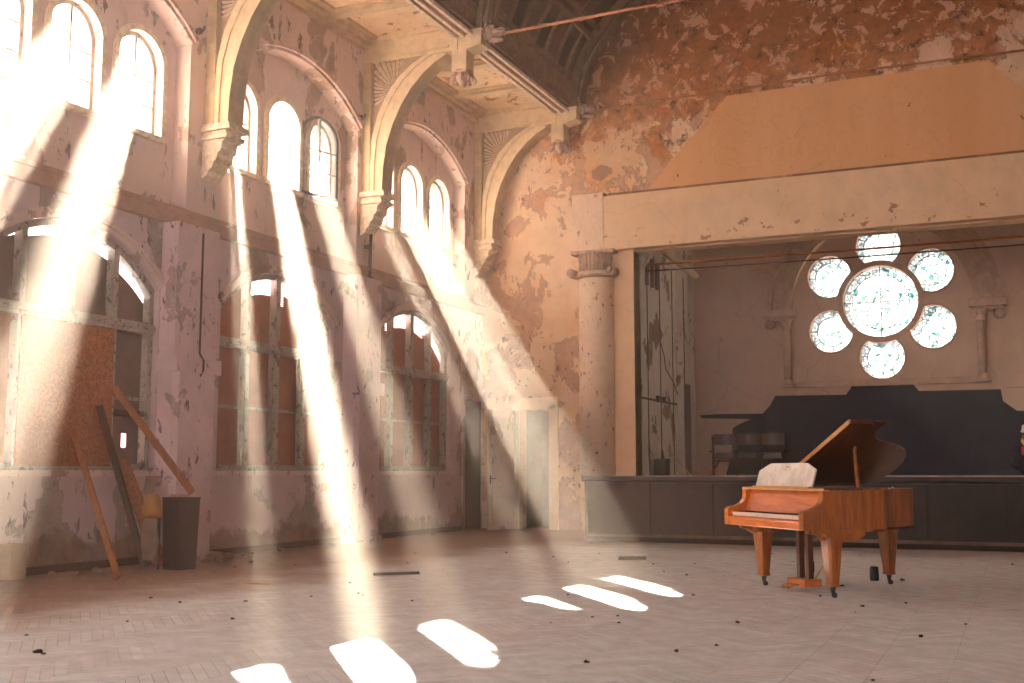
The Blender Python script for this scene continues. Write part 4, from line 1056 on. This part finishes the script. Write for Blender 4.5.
# things by the window wall
def plank(a, b, w, t, m, label, up=(0, 1, 0)):
    return at(MB().bar(a, b, w, t, up), 'timber_plank', m, label, 'plank', tuple(a), 'planks leaning on the window wall')
plank((-8.88, 9.53, .02), (-10.12, 10.05, 1.60), .075, .03, M_plank, 'narrow orange-brown plank leaning from the floor to the window sill, leftmost of the planks')
plank((-9.14, 11.0, .90), (-10.08, 10.62, 2.18), .085, .03, M_plank, 'long brown plank rising left from the top of the dark cabinet')
plank((-9.62, 11.05, .02), (-10.07, 10.78, 1.30), .19, .025, M_osb, 'wide chipboard offcut leaning under the sill behind the cabinet')
plank((-9.82, 10.98, .0), (-10.11, 10.42, 1.95), .09, .03, M_plankd, 'dark plank leaning over the sill behind the chipboard offcut')
r = thing('cabinet', 'dark brown tapered cabinet standing on the floor before the pink pilaster', 'cabinet', (-9.22, 10.90, 0), math.radians(-15))
mb = MB(); P0, P1 = (.145, .13), (.165, .15)
mb.add([(sx*P0[0], sy*P0[1], 0) for sx, sy in ((-1, -1), (1, -1), (1, 1), (-1, 1))]+[(sx*P1[0], sy*P1[1], .83) for sx, sy in ((-1, -1), (1, -1), (1, 1), (-1, 1))],
       [(3, 2, 1, 0), (4, 5, 6, 7), (0, 1, 5, 4), (1, 2, 6, 5), (2, 3, 7, 6), (3, 0, 4, 7)]); mb.build('body', M_bin, r)
MB().bev((-.17, -.155, .825), (.17, .155, .85), .006).build('top', M_bin, r)
for i, (dx, dy, s_) in enumerate(((-.10, -.03, .035), (-.01, -.05, .04), (.09, -.02, .035), (-.02, .06, .03))):
    at(MB().blob((-9.22+dx, 10.90+dy, .852+s_*.45), (s_*1.2, s_, s_*.45), .5, 5, 2, i), 'plaster_chunk', M_rubble, 'lump of pale plaster rubble lying on the dark cabinet', 'rubble', (-9.22+dx, 10.90+dy, .852), 'plaster lumps on the cabinet')
# broken chair shell of bent plywood with a rag over its seat
CH = (-9.50, 10.72, 0)
r = thing('broken_chair', 'broken chair of bent yellow plywood standing between the chipboard and the dark cabinet', 'chair', CH, math.radians(35))
def shell(rows, t=.012):      # rows of (y, z, half width, edge lift)
    mb = MB(); n = 8; vs = []
    for (y, z, hw_, lf) in rows:
        for j in range(n+1):
            q = -1+2*j/n; vs.append((hw_*q, y-lf*q*q, z))
    m = len(vs); vs += [(x, y+t, z) for x, y, z in vs]; fs = []
    R_ = len(rows)
    for i in range(R_-1):
        for j in range(n):
            a = i*(n+1)+j; fs += [(a, a+1, a+n+2, a+n+1), (m+a+n+1, m+a+n+2, m+a+1, m+a)]
        for j in (0, n):
            a = i*(n+1)+j; fs.append((a, a+n+1, m+a+n+1, m+a))
    for i in (0, R_-1):
        for j in range(n): a = i*(n+1)+j; fs.append((a, a+1, m+a+1, m+a))
    mb.add(vs, fs, True); return mb
shell([(.02, .60, .10, .02), (.0, .66, .12, .04), (.01, .74, .115, .05), (.03, .82, .09, .04), (.06, .89, .05, .02)]).build('backrest', M_ply, r)
shell([(-.10, .20, .10, .02), (-.12, .32, .115, .03), (-.10, .44, .11, .03), (-.04, .54, .10, .02)]).build('seat', M_plankd, r)
for s_ in (-1, 1): MB().tube([(s_*.09, -.03, .0), (s_*.09, .03, .3), (s_*.085, .05, .5), (s_*.08, .05, .75)], .013, 8).build('leg', M_iron, r)
rg = shell([(-.17, .12, .06, .0), (-.16, .22, .09, .03), (-.16, .34, .11, .04), (-.15, .46, .10, .03), (-.11, .56, .08, .02), (-.06, .61, .07, .0)], .02)
rg.v = [(x+.012*math.sin(z*40), y-.015+.012*math.cos(x*60+z*20), z) for x, y, z in rg.v]
o = rg.build('hanging_rag', M_cloth, None); o.location = CH; o.rotation_euler = (0, 0, math.radians(35))
tag(o, 'crumpled grey rag hanging on the broken plywood chair', 'rag')
r = at(MB().bev((-10.08, 8.98, 0), (-9.86, 9.2, .38), .01), 'cardboard_box', M_carton, 'beige cardboard box on the floor below the nearest boarded window', 'box', (-9.97, 9.09, 0))

# rubble along the wall foot
prot = None
spots = [(-9.72, 11.7, .06), (-9.78, 11.9, .08), (-9.74, 12.12, .09), (-9.76, 12.34, .07), (-9.95, 12.52, .10), (-9.56, 12.22, .05), (-9.5, 12.0, .05), (-9.95, 12.75, .07), (-9.6, 11.85, .05), (-9.66, 11.52, .045), (-9.4, 11.4, .04), (-9.72, 12.52, .06), (-9.55, 12.45, .035), (-9.85, 12.95, .04),
         (-9.9, 10.25, .06), (-9.7, 10.1, .05), (-9.9, 9.6, .06), (-9.8, 9.85, .045), (-9.95, 13.3, .05), (-9.9, 13.9, .06), (-9.95, 14.6, .05), (-9.9, 15.3, .07), (-9.85, 16.0, .06), (-9.8, 16.3, .06), (-9.95, 17.4, .05), (-9.9, 18.6, .05), (-9.1, 9.75, .03), (-8.75, 11.35, .03), (-9.0, 12.0, .03)]
for i, (x, y, s_) in enumerate(spots):
    if prot is None: o = prot = MB().blob((0, 0, 0), (.8, .65, .5), .9, 4, 2, 3).build('plaster_chunk', M_rubble)
    else: o = prot.copy(); col.objects.link(o)
    o.location = (x, y, s_*.36); o.scale = (s_, s_, s_); o.rotation_euler = (0, 0, i*1.7)
    tag(o, 'lump of fallen plaster lying along the foot of the window wall', 'rubble', 'plaster lumps along the wall foot')
# scraps on the floor
mb = MB().bar((-6.62, 11.05, .02), (-6.25, 11.42, .02), .05, .03); at(mb, 'wood_scrap', M_dark, 'dark length of wood lying on the floor between the sunbeams', 'scrap', (-6.4, 11.2, 0))
mb = MB().bar((-4.85, 14.3, .03), (-4.5, 14.35, .035), .10, .04); at(mb, 'wood_scrap', M_dark, 'brown scrap of wood on the floor in front of the stage, left of the piano', 'scrap', (-4.65, 14.3, 0))
mb = MB().bar((-7.4, 9.7, .01), (-7.05, 9.72, .01), .02, .015); at(mb, 'wood_scrap', M_lidedge, 'thin pale stick lying on the floor in front of the cabinet', 'scrap', (-7.2, 9.7, 0))
rnd = random.Random(3); prot = None
pp = [(-5.79, 5.53, .035), (-6.43, 10.26, .02), (-.9, 6.0, .03), (-1.7, 12.0, .025), (-1.2, 12.9, .03), (-1.75, 10.95, .02), (-3.0, 8.8, .015), (-1.9, 7.6, .015)]
for i in range(60):
    x = rnd.uniform(-8.5, .5); y = rnd.uniform(4.5, 17.5); pp.append((x, y, rnd.uniform(.007, .022)))
for i, (x, y, s_) in enumerate(pp):
    if prot is None: o = prot = MB().blob((0, 0, 0), (1, .7, .4), .7, 3, 2, 5).build('floor_crumb', M_dark)
    else: o = prot.copy(); col.objects.link(o)
    o.location = (x, y, s_*.3); o.scale = (s_,)*3; o.rotation_euler = (0, 0, i*2.3)
    tag(o, 'small dark crumb of debris lying on the parquet', 'crumb', 'dark crumbs scattered over the parquet')

# conduit and ironwork on the window wall
mb = MB().tube([(XL+.285, 12.0, .25), (XL+.285, 12.0, 2.4), (XL+.345, 12.0, 2.5), (XL+.345, 12.0, 2.62), (XL+.275, 12.0, 2.72), (XL+.275, 12.0, 4.35)], .014, 8)
at(mb, 'conduit_pipe', M_plankd, 'thin vertical conduit running down the pink pilaster', 'pipe', (XL+.28, 12.0, .25))
mb = MB().tube([(XL+.10, 16.58, 4.25), (XL+.12, 16.58, 5.58)], .03, 10); mb.b2((XL, 16.50, 4.3), (XL+.14, 16.66, 4.5)); mb.b2((XL, 16.54, 5.0), (XL+.12, 16.62, 5.06))
at(mb, 'iron_pipe', M_iron, 'blue-grey upright iron pipe on the wall under the middle roof bracket', 'pipe', (XL+.1, 16.58, 4.25))
for y, lb in ((12.05, 'small dark iron hook on the wall left of the nearest roof bracket'), (16.3, 'small dark iron hook on the wall left of the middle roof bracket')):
    mb = MB().tube([(XL, y, 7.25), (XL+.12, y, 7.25), (XL+.14, y, 7.31)], .018, 8); mb.blob((XL+.05, y, 7.25), (.05, .05, .05), .2, 4, 2)
    at(mb, 'iron_hook', M_iron, lb, 'hook', (XL, y, 7.25), 'iron hooks on the window wall')

# ------------------------------------------------------------------ on the stage
r = thing('theatre_seat_row', 'row of three joined dark maroon theatre seats at the back left of the stage', 'seats', (-5.42, 24.9, 1.075))
for i in range(3):
    x = (i-1)*.53
    mb = MB(); A = [(x-.24+.48*j/8, -.05-.05*math.sin(PI*j/8)+.0) for j in range(9)]
    mb.strip([(u, v) for u, v in A], [(u, v+.03) for u, v in A], .67, .91, lambda u, v, w: (u, v, w)); mb.build('seat_back', M_seat, r)
    mb = MB().bev((x-.21, -.10, .36), (x+.21, -.05, .50), .02); mb.build('tip_up_seat', M_seat, r)
for i in range(4):
    x = (i-1.5)*.53
    mb = MB().bev((x-.02, -.08, 0), (x+.02, .08, .05), .005); mb.bar((x, 0, .03), (x, .0, .88), .035, .05); mb.bar((x, -.28, .52), (x, .02, .54), .045, .025); mb.build('side_frame', M_plankd, r)
MB().b2((-.8, -.01, .30), (.8, .02, .34)).build('rail', M_plankd, r)
at(MB().bar((-5.70, 22.6, 1.085), (-5.55, 22.85, 1.44), .035, .03), 'wooden_stick', M_plank, 'short orange-brown stick leaning on the stage in front of the seats', 'stick', (-5.7, 22.6, 1.08))
at(MB().bev((-6.84, 22.45, 1.078), (-6.58, 22.72, 1.42), .01), 'black_crate', M_black, 'black crate on the stage floor against the grey side wall', 'crate', (-6.7, 22.7, 1.078))
at(MB().bar((-6.3, 23.3, 1.085), (-6.80, 23.3, 1.62), .03, .02), 'wooden_stick', M_creamd, 'thin pale stick leaning against the black crate on the stage', 'stick', (-6.3, 22.9, 1.08))
at(MB().prism([(22.75, 1.08), (23.25, 1.08), (22.85, 1.62)], -6.80, -6.77, lambda u, v, w: (w, u, v)), 'board_offcut', M_dark, 'dark triangular board offcut against the stage side wall', 'board', (-6.79, 22.9, 1.08))
# seated dummy at the stage lip, right picture edge
r = thing('costumed_dummy', 'costumed dummy in dark coat and red collar at the right edge of the stage', 'figure', (.19, 18.62, 1.085))
mb = MB(); mb.blob((0, 0, .20), (.26, .20, .21), .12, 3, 3, 2); mb.blob((0, .0, .36), (.17, .13, .14), .1, 3, 3, 3)
mb.blob((-.12, -.14, .10), (.10, .22, .09), .1, 3, 3, 4); mb.blob((.12, -.14, .10), (.10, .22, .09), .1, 3, 3, 5); mb.build('coat', M_navyc, r)
mb = MB(); mb.blob((0, -.02, .41), (.165, .14, .055), .25, 6, 3, 6); mb.blob((-.10, -.10, .36), (.06, .05, .07), .25, 6, 2, 7); mb.build('collar', M_red, r)
mb = MB(); mb.blob((0, 0, .57), (.115, .12, .14), .03, 3, 3, 8); mb.blob((0, -.12, .56), (.02, .03, .025), .0, 3, 2); mb.tube([(0, 0, .40), (0, 0, .5)], .05, 10)
for s_ in (-1, 1): mb.blob((s_*.115, 0, .57), (.02, .03, .035), 0, 3, 2)
hd = mb.build('head', M_skin, r)
mb = MB()
for s_ in (-1, 1): mb.blob((s_*.045, -.108, .60), (.016, .01, .012), 0, 3, 2)
mb.build('eyes', M_white, hd)
mb = MB(); mb.blob((0, .03, .53), (.145, .115, .13), .25, 6, 3, 9); mb.build('hair', M_straw, r)
mb = MB(); mb.lathe([(.14, .65), (.155, .67), (.14, .70), (.13, .76), (.06, .80), (0, .805)], 18); mb.build('cap', M_white, r)
for s_ in (-1, 1): MB().tube([(s_*.20, 0, .34), (s_*.27, -.05, .2), (s_*.20, -.2, .12)], [.055, .05, .04], 10).build('arm', M_navyc, r)

# ------------------------------------------------------------------ haze
mh = bpy.data.materials.new('sunlit_dust_haze'); mh.use_nodes = True; t = mh.node_tree; t.nodes.clear()
o_ = t.nodes.new('ShaderNodeOutputMaterial'); vs_ = t.nodes.new('ShaderNodeVolumeScatter')
HAZE = .018
vs_.inputs['Color'].default_value = (1, .91, .78, 1); vs_.inputs['Density'].default_value = HAZE; vs_.inputs['Anisotropy'].default_value = .52
g_ = t.nodes.new('ShaderNodeNewGeometry'); sx_ = t.nodes.new('ShaderNodeSeparateXYZ'); t.links.new(g_.outputs['Position'], sx_.inputs[0])
mr_ = t.nodes.new('ShaderNodeMapRange'); mr_.interpolation_type = 'SMOOTHSTEP'; t.links.new(sx_.outputs[0], mr_.inputs[0])
mr_.inputs[1].default_value = -8.0; mr_.inputs[2].default_value = -1.0; mr_.inputs[3].default_value = HAZE; mr_.inputs[4].default_value = HAZE*.14
t.links.new(mr_.outputs[0], vs_.inputs['Density'])
t.links.new(vs_.outputs[0], o_.inputs['Volume'])
hz = MB().b2((XL-.55, YR-.5, -.3), (XR+.6, 26.35, 12.4)).build('haze', mh); hz['kind'] = 'stuff'
tag(hz, 'thin dusty haze filling the hall and lit by the sunbeams', 'haze')

# ------------------------------------------------------------------ light
w = bpy.data.worlds.new('World'); scene.world = w; w.use_nodes = True
bg = w.node_tree.nodes['Background']; bg.inputs[0].default_value = (1, .97, .94, 1); bg.inputs[1].default_value = 13.0
sd = Vector((-6.99, 8.43, 6.3)).normalized()
sl = bpy.data.lights.new('sun', 'SUN'); sl.energy = 600; sl.color = (1, .87, .70); sl.angle = math.radians(.8)
so = bpy.data.objects.new('sun', sl); col.objects.link(so); so.rotation_euler = sd.to_track_quat('Z', 'Y').to_euler(); so.location = (-20, 30, 20)

# ------------------------------------------------------------------ camera
cam = bpy.data.cameras.new('camera'); cam.sensor_width = 36; cam.lens = 1130/1024*36; cam.clip_end = 200
co = bpy.data.objects.new('camera', cam); col.objects.link(co)
pitch, yaw = math.radians(6.5877), math.radians(24.065)
co.location = (0, 0, 1.15); co.rotation_euler = (PI/2+pitch, 0, yaw)
scene.camera = co

scene.view_settings.view_transform = 'Standard'; scene.view_settings.look = 'None'
scene.view_settings.gamma = 1; scene.view_settings.use_curve_mapping = False; scene.view_settings.exposure = -.08
cy = scene.cycles
cy.use_denoising = True; cy.max_bounces = 10; cy.diffuse_bounces = 6; cy.glossy_bounces = 3; cy.transmission_bounces = 4
cy.transparent_max_bounces = 12; cy.volume_bounces = 1; cy.sample_clamp_indirect = 12; cy.sample_clamp_direct = 0
cy.caustics_reflective = False; cy.caustics_refractive = False
